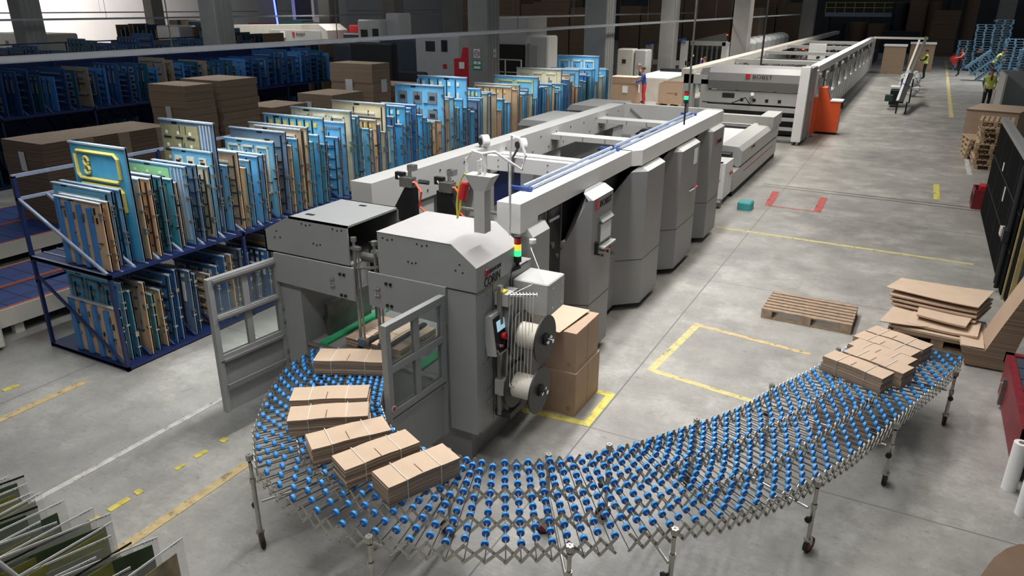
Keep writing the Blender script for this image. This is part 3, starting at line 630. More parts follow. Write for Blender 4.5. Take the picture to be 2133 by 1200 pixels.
def wheel_shape(c=(0, 0, 0), ang=0.0, n=14):
    b = MB(); x = Vector((math.cos(ang), math.sin(ang), 0)); c = Vector(c)
    b.cyl(c-x*.0115, c+x*.0115, 0.028, BLUEW, n, capm=BLUEWD); b.cyl(c-x*.0135, c+x*.0135, .020, BLUEW, n, capm=BLUEWD); b.cyl(c-x*.018, c+x*.018, .010, BLUEW, 8)
    return b
WHEEL = proto(wheel_shape(), 'skate_wheel')
smoothw = [setattr(p, 'use_smooth', len(p.vertices) == 4) for p in WHEEL.polygons]
CAMP = Vector((0, 0, 4.2))
def add_obj(name, me, parent, loc, rz=0.0):
    o = bpy.data.objects.new(name, me); COL.objects.link(o); o.parent = parent; o.location = Vector(loc)-world_of(parent); o.rotation_euler = (0, 0, rz); return o
RAILS = (0.0, .31, .64, 1.0)
def conveyor(ax, label, stands, end_plate=False):
    stands = [min(range(len(ax)), key=lambda i: (ax[i][0].x-s[0])**2+(ax[i][0].y-s[1])**2) for s in stands]
    root = thing('wheel_conveyor', label, 'conveyor', (ax[0][0].x, ax[0][0].y, 0), 'expandable blue wheel conveyors')
    wheels, links = [], []
    for i, (o, e) in enumerate(ax):
        d = e-o; ang = math.atan2(d.y, d.x); L = d.length; n = 9
        b = MB(); b.cyl(o-d*.012, e+d*.012, .0045, STEELD, 6); b.build('axle', root)
        dz = Vector((0, 0, -.125)); b = MB(); b.cyl(o+dz-d*.008, e+dz+d*.008, .004, DARK, 6); b.build('tie_rod', root)
        for k in range(n):
            f = (k+(.28 if i % 2 else .78))/n
            if min(abs(f-r) for r in RAILS[1:3]) < .012: f += .02
            wheels.append((o+d*f, ang))
        if i+1 < len(ax):
            o2, e2 = ax[i+1]; d2 = e2-o2
            for r in RAILS:
                A, B = o+d*r, o2+d2*r; off = d.normalized()*.004
                links.append((A+Vector((0, 0, .004))+off, B+Vector((0, 0, -.129))+off, d.normalized())); links.append((A+Vector((0, 0, -.129))-off, B+Vector((0, 0, .004))-off, d.normalized()))
    wheels.sort(key=lambda w: (w[0]-CAMP).length); links.sort(key=lambda w: ((w[0]+w[1])/2-CAMP).length)
    for c, a in wheels[:100]: add_obj('skate_wheel', WHEEL, root, c, a)
    b = MB()
    for c, a in wheels[100:]:
        w = wheel_shape(c, a, 12); o_ = len(b.v); b.v += w.v; b.f += [tuple(i+o_ for i in f) for f in w.f]; b.m += [b.mi(w.mats[k]) for k in w.m]
    tag(b.build('skate_wheel', root), kind='stuff')
    def link(b, A, B, nrm):
        u = (B-A).normalized(); b.bar(A-u*.012, B+u*.012, .024, .004, STEEL, up=nrm)
        for P in (A, B, (A+B)/2): b.cyl(P-nrm*.004, P+nrm*.004, .006, CHROME, 6)
    for A, B, nrm in links[:100]: b = MB(); link(b, A, B, nrm); b.build('scissor_link', root)
    b = MB()
    for A, B, nrm in links[100:]: u = (B-A).normalized(); b.bar(A-u*.012, B+u*.012, .024, .004, STEEL, up=nrm)
    tag(b.build('scissor_link', root), kind='stuff')
    for i in stands:
        o, e = ax[i]; d = (e-o).normalized(); t = Vector((-d.y, d.x, 0))
        for P, s_ in ((o-d*.045, 1), (e+d*.045, -1)):
            x, y, z = P; b = MB(); b.cyl((x, y, .15), (x, y, z-.2), .019, STEEL, 12); b.cyl((x, y, z-.22), (x, y, z+.015), .015, STEEL, 12); b.cyl((x, y, z-.05), (x, y, z-.03), .0165, BLACK, 12)
            for k in range(6): a_ = k*PI/3; b.cyl((x+.018*math.cos(a_), y+.018*math.sin(a_), z-.03), (x+.018*math.cos(a_), y+.018*math.sin(a_), z+.02), .011, STEEL, 6)
            b.cyl((x, y, z-.24), (x, y, z-.2), .025, STEEL, 12); leg = smooth(b.build('leg', root))
            b = MB(); b.cyl((x, y, .36), Vector((x, y, .36))+t*.06, .012, BLACK, 8); b.cyl(Vector((x, y, .36))+t*.05, Vector((x, y, .36))+t*.075, .026, BLACK, 10); b.build('clamp_knob', leg)
            b = MB(); wv = Vector((x, y, .071))-t*.025*s_
            b.cyl((x, y, .125), (x, y, .15), .034, STEEL, 12)
            for q in (-1, 1): b.bar(wv+d*.022*q+Vector((0, 0, .01)), Vector((x, y, .13))+d*.022*q, .03, .004, STEEL, up=d)
            cs = b.build('caster_fork', leg)
            b = MB(); b.cyl(wv-d*.016, wv+d*.016, .070, RUBBER, 20); b.cyl(wv-d*.018, wv+d*.018, .050, REDD, 16); b.build('caster_wheel', leg)
            b = MB(); b.bar((x, y, z-.02), ax[min(i+1, len(ax)-1)][0 if s_ > 0 else 1]+Vector((0, 0, -.1)), .02, .004, STEEL, up=d); b.build('leg_bracket', leg)
        b = MB(); b.cyl((o.x, o.y, .42), (e.x, e.y, .42), .013, STEEL, 10); b.build('cross_brace', root)
    if end_plate:
        o, e = ax[-1]; d = (e-o).normalized(); n = Vector((-d.y, d.x, 0))*-1
        b = MB(); b.bar(o+n*.04+Vector((0, 0, -.04)), e+n*.04+Vector((0, 0, -.04)), .006, .14, STEEL); b.build('end_stop', root)
    return root
A1 = axles(0, 11); A2 = axles(11, 20)
A2 = A2[1:]
nA1 = len(A1); nA2 = len(A2)
conveyor(A1, 'left curved wheel conveyor carrying six bundles from the strapping machine', ((-4.15, 3.42), (-2.8, 3.12), (-1.56, 3.78)))
conveyor(A2, 'right wheel conveyor section sloping away to the cluster of bundles by the flat cardboard', ((-1.0, 4.3), (-.2, 5.45), (.3, 6.75), (.84, 8.25)), True)

# ------------------------------------------------------------------ strapped bundles of folded blanks
def bundle(c, zb, L, W, H, ang, label, group, slots=1, arch=.012):
    c = (c[0], c[1], zb); M = Matrix.Translation(c) @ Matrix.Rotation(R(ang), 4, 'Z'); rnd = random.Random(int(c[0]*1000))
    root = thing('cardboard_bundle', label, 'cardboard bundle', c, group)
    b = MB(); n = 8; us = [-.5, -.38, -.27, -.1, .1, .27, .38, .5]
    for k in range(n):
        z0, z1 = H*k/n, H*(k+1)/n-.0025; jx, jy = rnd.uniform(-.006, .006), rnd.uniform(-.005, .005); g = k/n
        zz = lambda u: arch*g*(1-(2*u)**2)*1.2+(.006*g if abs(u) > .45 else 0)-(.004*g if .2 < abs(u) < .3 else 0)
        lo = [(u*L+jx, -W/2+jy, z0+zz(u)) for u in us]; hi = [(u*L+jx, -W/2+jy, z1+zz(u)) for u in us]
        lo2 = [(x, W/2+jy, z) for x, _y2, z in lo]; hi2 = [(x, W/2+jy, z) for x, _y2, z in hi]
        V = [tuple(M @ Vector(v)) for v in lo+hi+lo2+hi2]; m8 = len(us); F = []
        for i in range(m8-1): F += [(i, i+1, m8+i+1, m8+i), (2*m8+i+1, 2*m8+i, 3*m8+i, 3*m8+i+1), (i+1, i, 2*m8+i, 2*m8+i+1)]
        F += [(0, m8, 3*m8, 2*m8), (m8-1, 3*m8-1, 4*m8-1, 2*m8-1)]
        b.raw(V, F, LAY); b.raw(V, [(m8+i, m8+i+1, 3*m8+i+1, 3*m8+i) for i in range(m8-1)], KRAFTL)
    b.build('board_stack', root)
    zt = H+arch*.9
    for u in (-.25, .22):
        s = MB()
        for (p, q, w) in (((u*L, -W/2-.007, zt-.001), (u*L, W/2+.007, zt-.001), (1, 0, 0)), ((u*L, -W/2-.008, 0.003), (u*L, -W/2-.008, zt), (0, 1, 0)), ((u*L, W/2+.008, .003), (u*L, W/2+.008, zt), (0, 1, 0))):
            s.bar(M @ Vector(p), M @ Vector(q), .006, .002, STRAPW)
        s.build('strap', root)
    s = MB(); s.box((-.03*L-.003, -W*.48, zt+.0005), (-.03*L+.003, W*.02, zt+.0015), mat_slot, None, M); s.build('cut_slot', root)
    return root
mat_slot = mat('slot_shadow_board', '5b4638', .9, 0, 0)
G = 'strapped bundles on the left wheel conveyor'
for (c, zb, L, W, H, a, lb) in (((-4.37, 4.91), .89, .69, .27, .145, 25, 'strapped kraft bundle farthest back, just leaving the strapping machine'),
        ((-4.06, 4.24), .89, .66, .235, .145, 33, 'strapped kraft bundle pressed behind another one, second back from the machine'),
        ((-3.86, 4.0), .89, .65, .235, .145, 36, 'strapped kraft bundle touching the one behind it, third from the machine'),
        ((-3.51, 3.82), .885, .63, .24, .15, 55, 'strapped kraft bundle, fourth from the machine, in front of the open right door'),
        ((-3.17, 3.75), .87, .63, .235, .155, 65, 'strapped kraft bundle second nearest the bottom of the bend'),
        ((-2.80, 3.745), .85, .61, .25, .16, 66, 'strapped kraft bundle nearest the camera, last of the six on the bend')):
    bundle(c, zb, L, W, H, a, lb, G)
G = 'strapped bundles clustered on the right wheel conveyor'
al = Vector((math.cos(R(-25)), math.sin(R(-25)), 0)); wv_ = Vector((-al.y, al.x, 0))
for k, ((x, y), lb) in enumerate((((.29, 7.47), 'strapped kraft bundle at the near side of the right cluster'), ((.46, 7.70), 'strapped kraft bundle, second from the front of the right cluster'), ((.49, 7.94), 'strapped kraft bundle in the middle of the right cluster'), ((.52, 8.20), 'strapped kraft bundle, second from the back of the right cluster'), ((.63, 8.44), 'strapped kraft bundle at the back of the right cluster, nearest the end plate'))):
    c = Vector((x, y, 0))-al*.315-wv_*.115
    bundle((c.x, c.y), .668-.006*k, .63, .228, .165, -25, lb, G)
G = 'bundles waiting under the hoods of the strapper'
for k, x in enumerate((-4.73, -4.49, -4.25)):
    bundle((x, 5.68), .838, .64, .225, .105, 90, ('kraft bundle inside the strapper, leftmost under the press shoes', 'kraft bundle inside the strapper between the two press shoes', 'kraft bundle inside the strapper behind the right door glass')[k], G)

# ------------------------------------------------------------------ cartons, pallets and loose board on the right
def carton(lo, hi, label, flap=None, rz=0, group=None, mark=True, base=None):
    cx, cy = (lo[0]+hi[0])/2, (lo[1]+hi[1])/2; t = thing('carton', label, 'cardboard box', (cx, cy, lo[2]), group)
    b = MB(); b.box(lo, hi, KRAFT); b.build('body', t)
    b = MB(); b.box((cx-.003, lo[1]-.001, hi[2]-.0005), (cx+.003, hi[1]+.001, hi[2]+.001), KRAFTD).box((hi[0]-.0005, cy-.004, lo[2]), (hi[0]+.001, cy+.004, hi[2]), KRAFTD); b.build('flap_seam', t)
    if mark:
        b = MB(); x = hi[0]-.08; z = lo[2]+.09
        b.tube([(x+.02*math.cos(a*PI/5), lo[1]-.001, z+.02*math.sin(a*PI/5)) for a in range(11)], .0025, KRAFTD, 4); b.bar((x-.012, lo[1]-.001, z), (x+.012, lo[1]-.001, z), .003, .003, KRAFTD); b.bar((x, lo[1]-.001, z-.014), (x, lo[1]-.001, z+.014), .003, .003, KRAFTD); b.build('printed_mark', t)
    if flap:
        b = MB(); b.loft(*flap, KRAFTL); b.build('open_flap', t)
    return t
G = 'cartons stacked beside the strap dispenser'
carton((-3.13, 6.48, 0), (-2.68, 7.16, .52), 'brown carton on the floor, lower of the two beside the strap spools', group=G)
z = .99; q = [(-3.13, 6.44, z+.012), (-2.86, 6.42, z+.012), (-2.80, 7.1, z+.03), (-3.13, 7.1, z+.03)]
carton((-3.13, 6.50, .52), (-2.70, 7.14, .985), 'brown carton with its flap lying open, on top of another beside the spools', ([(a, b_, c-.006) for a, b_, c in q], q), group=G)
carton((-.35, 7.35, 0), (.18, 7.8, .3), 'flat brown carton on the floor beneath the right wheel conveyor', mark=False)

def pallet_mesh(m):
    """euro pallet 1.2 x 0.8 m, long side along x, origin at its base centre"""
    parts = []
    b = MB()
    for k in range(7): y = -.4+.1205*k; b.box((-.6, y, .122), (.6, y+.077, .144), m)
    parts.append(('deck_board', b)); b = MB()
    for x in (-.6, -.0725, .455): b.box((x, -.4, .100), (x+.145, .4, .122), m)
    parts.append(('cross_board', b)); b = MB()
    for x in (-.6, -.0725, .455):
        for y in (-.4, -.05, .3): b.box((x, y, .022), (x+.145, y+.1, .100), m)
    parts.append(('block', b)); b = MB()
    for y in (-.4, -.05, .3): b.box((-.6, y, 0), (.6, y+.1, .022), m)
    parts.append(('skid_board', b))
    return parts
PAL = {}
def pallet(loc, rz, label, group=None, m=WOODD, scale=None):
    if m.name not in PAL:
        t = thing('wooden_pallet', label, 'pallet', (0, 0, 0), group)
        for nm, b in pallet_mesh(m):
            if m is WOODD: each(b, nm, t)
            else: o = b.build(nm, loc=(0, 0, 0)); o.parent = t
        PAL[m.name] = t; t.location = loc; t.rotation_euler = (0, 0, R(rz)); return t
    return dup(PAL[m.name], loc, R(rz), label, group or '') 
pallet((-.81, 10.68, 0), -1.5, 'empty weathered pallet lying alone in the aisle left of the flat cardboard')
pallet((.83, 10.72, 0), -3, 'pallet carrying loose flat cardboard sheets by the black partition')

def sheet(pts, th, label, group, bend=0.0, m=KRAFTL, n=6):
    """flat board, four corners (counter-clockwise), sagging by bend in the middle or curling up at the ends"""
    P = [Vector(p) for p in pts]; b = MB(); V = []
    for k in range(n+1):
        t = k/n; z = Vector((0, 0, bend*max(0, 2*t-1)**2)); V.append((P[0].lerp(P[1], t)+z, P[3].lerp(P[2], t)+z))
    up = Vector((0, 0, th)); vs_ = [v for a, c in V for v in (a, c, a+up, c+up)]; F = []
    for k in range(n):
        i = 4*k; F += [(i+1, i, i+4, i+5), (i, i+2, i+6, i+4), (i+3, i+1, i+5, i+7)]
    F += [(0, 1, 3, 2), (4*n+1, 4*n, 4*n+2, 4*n+3)]
    b.raw(vs_, F, KRAFT); b.raw(vs_, [(4*k+2, 4*k+3, 4*k+7, 4*k+6) for k in range(n)], m)
    return tag(b.build('cardboard_sheet'), label, 'cardboard sheet', group)
G = 'loose board on the pallet by the partition'
sheet([(.28, 10.33, .15), (1.36, 10.22, .15), (1.38, 11.1, .15), (.3, 11.18, .15)], .05, 'lowest thick layer of flat board directly on the pallet', G, 0, KRAFT)
sheet([(.24, 10.30, .205), (1.3, 10.16, .21), (1.36, 10.9, .21), (.42, 11.1, .21)], .03, 'wide flat board just above the lowest layer on the pallet', G, .01)
sheet([(.10, 10.20, .29), (.66, 10.32, .26), (.95, 11.05, .27), (.24, 10.86, .30)], .012, 'board sticking out furthest left toward the empty pallet', G, .02)
sheet([(.42, 10.35, .26), (1.22, 10.22, .25), (1.28, 10.7, .27), (.5, 10.85, .28)], .03, 'board with a torn edge under the small middle sheets', G, .03)
sheet([(.52, 10.50, .345), (1.08, 10.32, .345), (1.18, 10.74, .355), (.56, 11.06, .36)], .025, 'medium rectangular board in front of the long top board', G, .012)
for k in range(3): sheet([(.2-.02*k, 10.84+.02*k, .33+.055*k), (1.2, 10.6+.03*k, .33+.055*k), (1.42, 11.3, .34+.055*k), (.3, 11.4, .34+.055*k)], .022, ('lower long board in the back pile on the pallet', 'middle long board in the back pile on the pallet', 'long board just below the top one in the back pile')[k], G, .006+.004*k)
sheet([(.10, 10.95, .52), (1.2, 10.64, .52), (1.42, 11.4, .53), (.28, 11.44, .53)], .012, 'long curling board on the very top of the loose pile', G, .02, KRAFTL, 10)
# big folded board leaning on the partition
t = thing('folded_board_stack', 'tall stack of folded cardboard leaning against the black partition', 'cardboard stack', (1.35, 10.1, 0))
prof = [(1.12, .02), (1.56, .02), (1.66, .6), (1.74, 1.2), (1.60, 1.22), (1.57, 1.06), (1.42, .62), (1.30, .24), (1.03, .26)]
b = MB(); n = len(prof); y0, y1 = 9.95, 10.55
f = [(x, y0-.0*z, z) for x, z in prof]; g = [(x, y1+.0*z, z) for x, z in prof]
b.loft(f, g, KRAFT, cap=False); b.raw(f+g, [tuple(range(n-1, -1, -1)), tuple(range(n, 2*n))], LAYD); b.build('leaning_sheets', t)
b = MB(); b.box((1.04, 9.96, .262), (1.29, 10.54, .268), KRAFTL); b.build('lower_flap', t)

# black sliding partition
pt = thing('sliding_partition', 'long black panelled partition with a grey top rail along the right side', 'partition', (1.75, 15.7, 0))
b = MB(); b.box((1.68, 12.85, .05), (1.74, 18.45, 1.98), PARTB)
for zz in (.7, 1.3): b.bar((1.678, 12.9, zz), (1.678, 18.4, zz), .012, .012, DARK)
for y in (14.1, 15.5, 16.9): b.box((1.672, y, .06), (1.68, y+.015, 1.97), DARK)
b.build('panel', pt)
b = MB(); b.box((1.66, 12.7, 1.98), (1.80, 18.5, 2.06), GREY); b.build('top_rail', pt)
for y, h in ((12.78, 1.98), (12.15, 1.9)): b = MB(); b.box((1.70, y, 0), (1.76, y+.06, h), mat('ochre_timber%d' % int(y*10), 'a89560', .8, 0, .15, 12)); b.build('timber_post', pt)
b = MB(); b.box((1.72, 12.2, .05), (1.76, 12.8, 1.9), PARTB); b.build('end_panel', pt)
b = MB(); b.cyl((1.64, 13.15, .06), (1.64, 13.15, 1.95), .03, BLACK, 10); b.cyl((1.64, 13.4, .06), (1.64, 13.4, 1.95), .02, DARK, 10); each(b, 'guide_tube', pt)
b = MB(); b.box((1.56, 13.1, .82), (1.64, 13.35, 1.0), DARK).box((1.54, 13.3, .85), (1.6, 13.5, .98), CREAM); b.build('lock_box', pt)
b = MB(); b.box((1.67, 16.2, 1.35), (1.678, 16.32, 1.5), PAPER).box((1.67, 15.2, 1.0), (1.678, 15.3, 1.25), PAPER); each(b, 'paper_notice', pt)
# red framed table at the right edge
t = thing('red_framed_table', 'low worn red steel frame table with grey slats at the right edge', 'work table', (1.9, 8.4, 0))
b = MB(); b.box((1.42, 7.4, .40), (1.50, 9.35, .52), REDD).box((1.42, 9.27, .40), (2.6, 9.35, .52), REDD).box((1.42, 7.4, .40), (2.6, 7.48, .52), REDD); b.build('frame', t)
b = MB(); b.box((1.44, 7.42, 0.02), (1.50, 9.33, .40), REDD); b.build('side_panel', t)
b = MB(); b.box((1.44, 8.9, .05), (1.40, 8.96, .36), STEELD); b.cyl((1.38, 8.93, .3), (1.44, 8.93, .3), .02, STEEL, 8); b.build('latch', t)
b = MB()
for k in range(6): b.box((1.50, 7.5+k*.3, .46), (2.6, 7.78+k*.3, .50), SLATE)
each(b, 'slat', t)
def film_roll(x, y, h, r, label):
    b = MB(); b.cyl((x, y, 0), (x, y, h), r, PAPER, 24); o = smooth(b.build('film_roll')); tag(o, label, 'film roll', 'white film rolls at the right edge')
    b = MB(); b.cyl((x, y, h), (x, y, h+.004), r*.42, KRAFTD, 16); b.build('core', o); return o
film_roll(1.40, 7.24, .50, .062, 'white film roll standing upright on the floor by the red frame')
film_roll(1.47, 6.86, .42, .055, 'white film roll with dark foot, nearer, cut by the right picture edge')
t = thing('sheet_stack', 'round-cornered stack of brown board in the bottom right corner', 'cardboard stack', (1.8, 4.2, 0))
b = MB(); pl = [(.72, 3.6), (2.6, 3.0), (2.9, 4.4), (1.35, 5.03)]
c = [(.80, 4.15), (.86, 4.5), (.94, 4.72), (1.02, 4.86), (1.10, 4.95), (1.22, 5.0), (1.6, 4.98), (2.6, 4.9), (2.6, 3.2), (.75, 3.2)]
b.prism(c[::-1], 'z', 0.15, .95, LAYD, KRAFTD); b.build('board_stack', t)
# dark red bin, pallets and the big box farther up the right side
t = thing('red_crate', 'dark red plastic crate on the floor before the black partition', 'crate', (1.72, 19.2, 0))
b = MB(); b.box((1.52, 18.85, 0), (1.95, 19.5, .05), REDD)
for (lo, hi) in (((1.52, 18.85, .05), (1.55, 19.5, .42)), ((1.92, 18.85, .05), (1.95, 19.5, .42)), ((1.55, 18.85, .05), (1.92, 18.88, .42)), ((1.55, 19.47, .05), (1.92, 19.5, .42))): b.box(lo, hi, REDD)
for k in range(3): b.box((1.515, 18.92+k*.2, .12), (1.52, 19.06+k*.2, .3), BLACK)
b.build('body', t)
b = MB(); b.box((1.62, 18.95, .05), (1.85, 19.3, .5), RED); b.build('red_contents', t)
for k in range(9):
    j = random.Random(k); pallet((2.15+j.uniform(-.06, .06), 24.4+j.uniform(-.1, .1), .146*k), 88+j.uniform(-5, 5), 'pale wooden pallet, %s from the floor in the leaning pallet stack' % ORD[k], 'pallet stack right of the aisle', WOOD)
for k in range(4):
    pallet((1.95, 26.0, .146*k), 92+2*k, 'pale wooden pallet, %s from the floor in the low stack behind the tall one' % ORD[k], 'low pallet stack before the big box', WOOD)
pallet((2.5, 29.3, 0), 80, 'wooden pallet under the big brown box right of the aisle', None, WOOD)
t = thing('pallet_box', 'big brown corrugated box on a pallet with two white labels, right of the aisle', 'cardboard box', (2.5, 29.0, .146))
b = MB(); M = Matrix.Translation((2.5, 29.0, .146)) @ Matrix.Rotation(R(-14), 4, 'Z'); b.box((-.72, -1.0, 0), (.72, 1.0, .95), KRAFT, None, M); b.build('body', t)
b = MB(); b.box((-.74, -1.02, .95), (.74, 1.02, .99), LAYD, KRAFTL, M); b.build('lid', t)
b = MB(); b.box((-.73, -.55, .5), (-.72, -.25, .9), PAPER, None, M).box((-.73, .35, .5), (-.72, .6, .9), PAPER, None, M); each(b, 'paper_label', t)

# ------------------------------------------------------------------ hanging printing plates in the bottom left corner
PLATE = [mat('olive_relief', '8a8748', .3, 0, .3, 6, alpha=.9), mat('dark_green_relief', '46563c', .3, 0, .35, 6, alpha=.92), mat('grey_relief', 'a5a796', .3, 0, .15, 6, alpha=.75), mat('brownish_relief', '8d7f5e', .35, 0, .5, 8, alpha=.9)]
FILM = mat('clear_plate_film', 'c3c4bd', .15, 0, .05, 5, alpha=.16)
looks = ('olive', 'dark green', 'clear', 'brownish')
xs = [-5.62+.0885*k for k in range(24)]; pr = random.Random(11)
for k, x in enumerate(xs):
    t = k/23; a = 82-6*t+9*math.sin(k*2.3)+(10 if k == 23 else 0); y = 2.14+.11*math.sin(k*1.9)+.06*pr.uniform(-1, 1)+(.16 if k in (5, 9, 16, 23) else 0); z1 = 1.06+.02*pr.uniform(-1, 1)
    u = Vector((math.cos(R(a)), math.sin(R(a)), 0)); tip = Vector((x, y, z1)); L = .95; kind = (0, 0, 2, 0, 0, 1, 1, 0, 0, 2, 1, 1, 0, 0, 2, 0, 1, 0, 2, 0, 0, 1, 0, 3)[k]; h = .62
    root = thing('printing_plate', '%s printing plate film, %s from left on the bottom left hanging rack' % (looks[kind], nth(k)), 'printing plate', tip-u*L/2-Vector((0, 0, h)), 'printing plates on the hanging rack')
    b = MB(); p = tip-u*L; dz = Vector((0, 0, 1)); b.bar(p-dz*(h/2+.018), tip-dz*(h/2+.018), .002, h, FILM); b.build('film', root)
    b = MB(); b.bar(p-dz*.007, tip-dz*.007, .004, .014, WHITE if k % 5 else BLACK); b.build('hanger_strip', root)
    n = u.cross(dz); n = n if n.x > 0 else -n; b = MB(); q = tip-u*(.03+.05*pr.random())+n*.004-dz*.31
    b.bar(q, q-u*(.5+.2*pr.random()), .003, .46+.1*pr.random(), PLATE[kind]); b.bar(q-u*.12+n*.002+dz*.05, q-u*.3+n*.002+dz*.05, .003, .18, PLATE[(kind+1) % 4]); b.build('relief_area', root)
    b = MB()
    for j in range(4): c = tip-u*(.03+.017*j)+n*.004-dz*.010; b.bar(c-dz*.006, c+dz*.006-u*.006*(j % 2), .003, .001, BLACK, up=n)
    b.build('pen_mark', root)
b = MB(); b.cyl((-5.9, 1.75, 1.13), (-3.4, 1.55, 1.13), .015, STEEL, 8)
for x in (-5.85, -3.45): b.cyl((x, 1.65, 0), (x, 1.65, 1.13), .02, STEEL, 8); b.bar((x, 1.35, .02), (x, 1.95, .02), .04, .04, STEEL)
tag(b.build('hanging_rack'), 'steel hanging rail that holds the printing plates in the bottom left corner', 'rack')

# ------------------------------------------------------------------ blue racks with cutting dies
DC = {'sky': mat('sky_blue_die_paint', '6fb6dc', .5, 0, .08, 7), 'cyan': mat('cyan_die_paint', '4fa9d2', .5, 0, .1, 7), 'blue': mat('blue_die_paint', '3b77b4', .5, 0, .1, 7), 'blue_shaded': mat('shaded_blue_die_paint', '234a78', .5, 0, .12, 7), 'teal_shaded': mat('shaded_teal_die_paint', '1f5065', .5, 0, .12, 7), 'teal': mat('teal_die_paint', '3f95a0', .5, 0, .1, 7),  # darker blue and teal copies carry the back racks' dim light in their colour
      'ply': PLY, 'cream': mat('cream_die_board', 'd9cba6', .6, 0, .08, 7), 'slate': mat('slate_blue_die_board', '6c8096', .5, 0, .1, 7), 'grey': mat('grey_brown_die_board', '8d7c68', .6, 0, .15, 7)}
ADJ = {'sky': 'sky blue', 'cyan': 'cyan', 'blue': 'bright blue', 'blue_shaded': 'shaded blue', 'teal_shaded': 'shaded teal', 'teal': 'teal', 'ply': 'plain plywood', 'cream': 'cream', 'slate': 'slate blue', 'grey': 'grey brown'}
RUB = [mat('yellow_ejection_rubber', 'd3c068', .7, 0, .06, 20), mat('grey_ejection_rubber', '6f767c', .7, 0, .1, 20), mat('pale_ejection_rubber', 'd8d3c2', .7, 0, .06, 20), mat('green_ejection_rubber', '8fc48a', .7, 0, .06, 20), mat('khaki_ejection_rubber', '8e8661', .8, 0, .12, 20)]
RULE = mat('dark_steel_rule', '3a3d42', .4, .6, .1, 20); RAILM = mat('pale_clamp_rail', 'b9c6d3', .4, .3, .05, 10)
def die(x1, y, z0, w, h, col, label, group, style, lean=0.0, rails=True, rnd=random, rubber=None):
    """cutting die standing on edge: face toward the camera (-y), right edge at x1"""
    d = DC[col]; T = Matrix.Translation((x1, y, z0)) @ Matrix.Rotation(lean, 4, 'X'); root = thing('cutting_die', label, 'cutting die', (x1-w/2, y, z0), group)
    bx = lambda b, u0, u1, v0, v1, t0, t1, m: b.box((-w+u0*w, -t1, v0*h), (-w+u1*w, -t0, v1*h), m, None, T)
    b = MB(); bx(b, 0, 1, 0, 1, -.018, 0, d); b.build('board', root)
    rb = RUB[rubber] if rubber is not None else RUB[rnd.choice((0, 1, 1, 2, 2))]; r_ = MB(); s = MB()
    if style == 0:                                            # vertical ribs
        n = rnd.randint(4, 7)
        for k in range(n): u = .06+.88*k/n; bx(s, u, u+.012, .04, .96, 0, .02, RULE)
        for k in range(n): u = .06+.88*k/n+.03; bx(r_, u, u+.05, .88, .93, 0, .014, rb); bx(r_, u, u+.04, .5, .8, 0, .014, DC['sky'] if col in ('ply', 'cream') else rb)
    elif style == 1:                                          # rounded outlines of a blank
        n = rnd.randint(2, 3)
        for k in range(n):
            a, c = .06+.88*k/n, .06+.88*(k+1)/n-.05
            for (u0, u1, v0, v1) in ((a, c, .9, .925), (a, c, .3, .325), (a, a+.025, .3, .925), (c-.025, c, .3, .925)): bx(r_, u0, u1, v0, v1, 0, .016, rb)
            bx(s, a+.06, c-.06, .6, .61, 0, .02, RULE); bx(s, a+.08, a+.09, .4, .85, 0, .02, RULE); bx(r_, a+.1, c-.1, .72, .8, 0, .014, RUB[1])
    elif style == 2:                                          # horizontal fields
        for k in range(5): v = .12+.17*k; bx(s, .05, .9, v, v+.012, 0, .02, RULE); bx(r_, .1+.05*(k % 2), .8, v+.05, v+.075, 0, .014, rb)
        bx(s, .92, .93, .05, .95, 0, .02, RULE)
    elif style == 5:                                          # plywood with broad blue ribs
        for k in range(4): bx(r_, .06+.22*k, .14+.22*k, .0, .97-.02*k, 0, .034, DC['blue'])
        for k in range(4): bx(s, .16+.22*k, .17+.22*k, .3, .34, 0, .004, RULE); bx(s, .2+.2*k, .21+.2*k, .7, .8, 0, .02, STEELD)
    elif style == 4:                                          # one big foam field with rows of slots, bare ribs beside it
        bx(r_, .03, .72, .2, .95, 0, .016, rb)
        for i in range(3):
            for j in range(6): bx(s, .07+.22*i, .21+.22*i, .25+.115*j, .27+.115*j, .016, .021, RULE); bx(s, .11+.22*i, .15+.22*i, .29+.115*j, .32+.115*j, .016, .021, RUB[2])
        for i in range(4): bx(r_, .76+.055*i, .785+.055*i, .05, .97, 0, .02, RAILM)
    else:                                                     # studs and slots
        for i in range(3):
            for j in range(4): bx(r_, .08+.3*i, .26+.3*i, .1+.22*j, .25+.22*j, 0, .014, rb); bx(s, .12+.3*i, .22+.3*i, .15+.22*j, .20+.22*j, .014, .02, RULE)
    if y < 13 and x1 > -9:                                    # cut-outs, clips and short rules that crowd a used die
        for q in range(11):
            u, v = rnd.uniform(.05, .88), rnd.uniform(.1, .9)
            if rnd.random() < .5: bx(s, u, u+rnd.uniform(.03, .1), v, v+.008, 0, .022, RULE)
            else: bx(s, u, u+.008, v, v+rnd.uniform(.03, .12), 0, .022, RULE)
        for q in range(4): v = rnd.uniform(.08, .9); bx(s, .96, 1.004, v, v+.025, -.02, .025, STEEL)
        u = rnd.uniform(.15, .6); bx(s, u, u+.10, .955, .975, 0, .002, BLACK)
    r_.build('ejection_rubber', root); s.build('steel_rule', root)
    if rails:
        b = MB(); bx(b, 0, 1, .985, 1.0, -.022, .024, RAILM); bx(b, .985, 1, 0, .985, -.02, .012, DC['slate'] if col != 'ply' else PLY); b.build('clamp_rail', root)
    return root

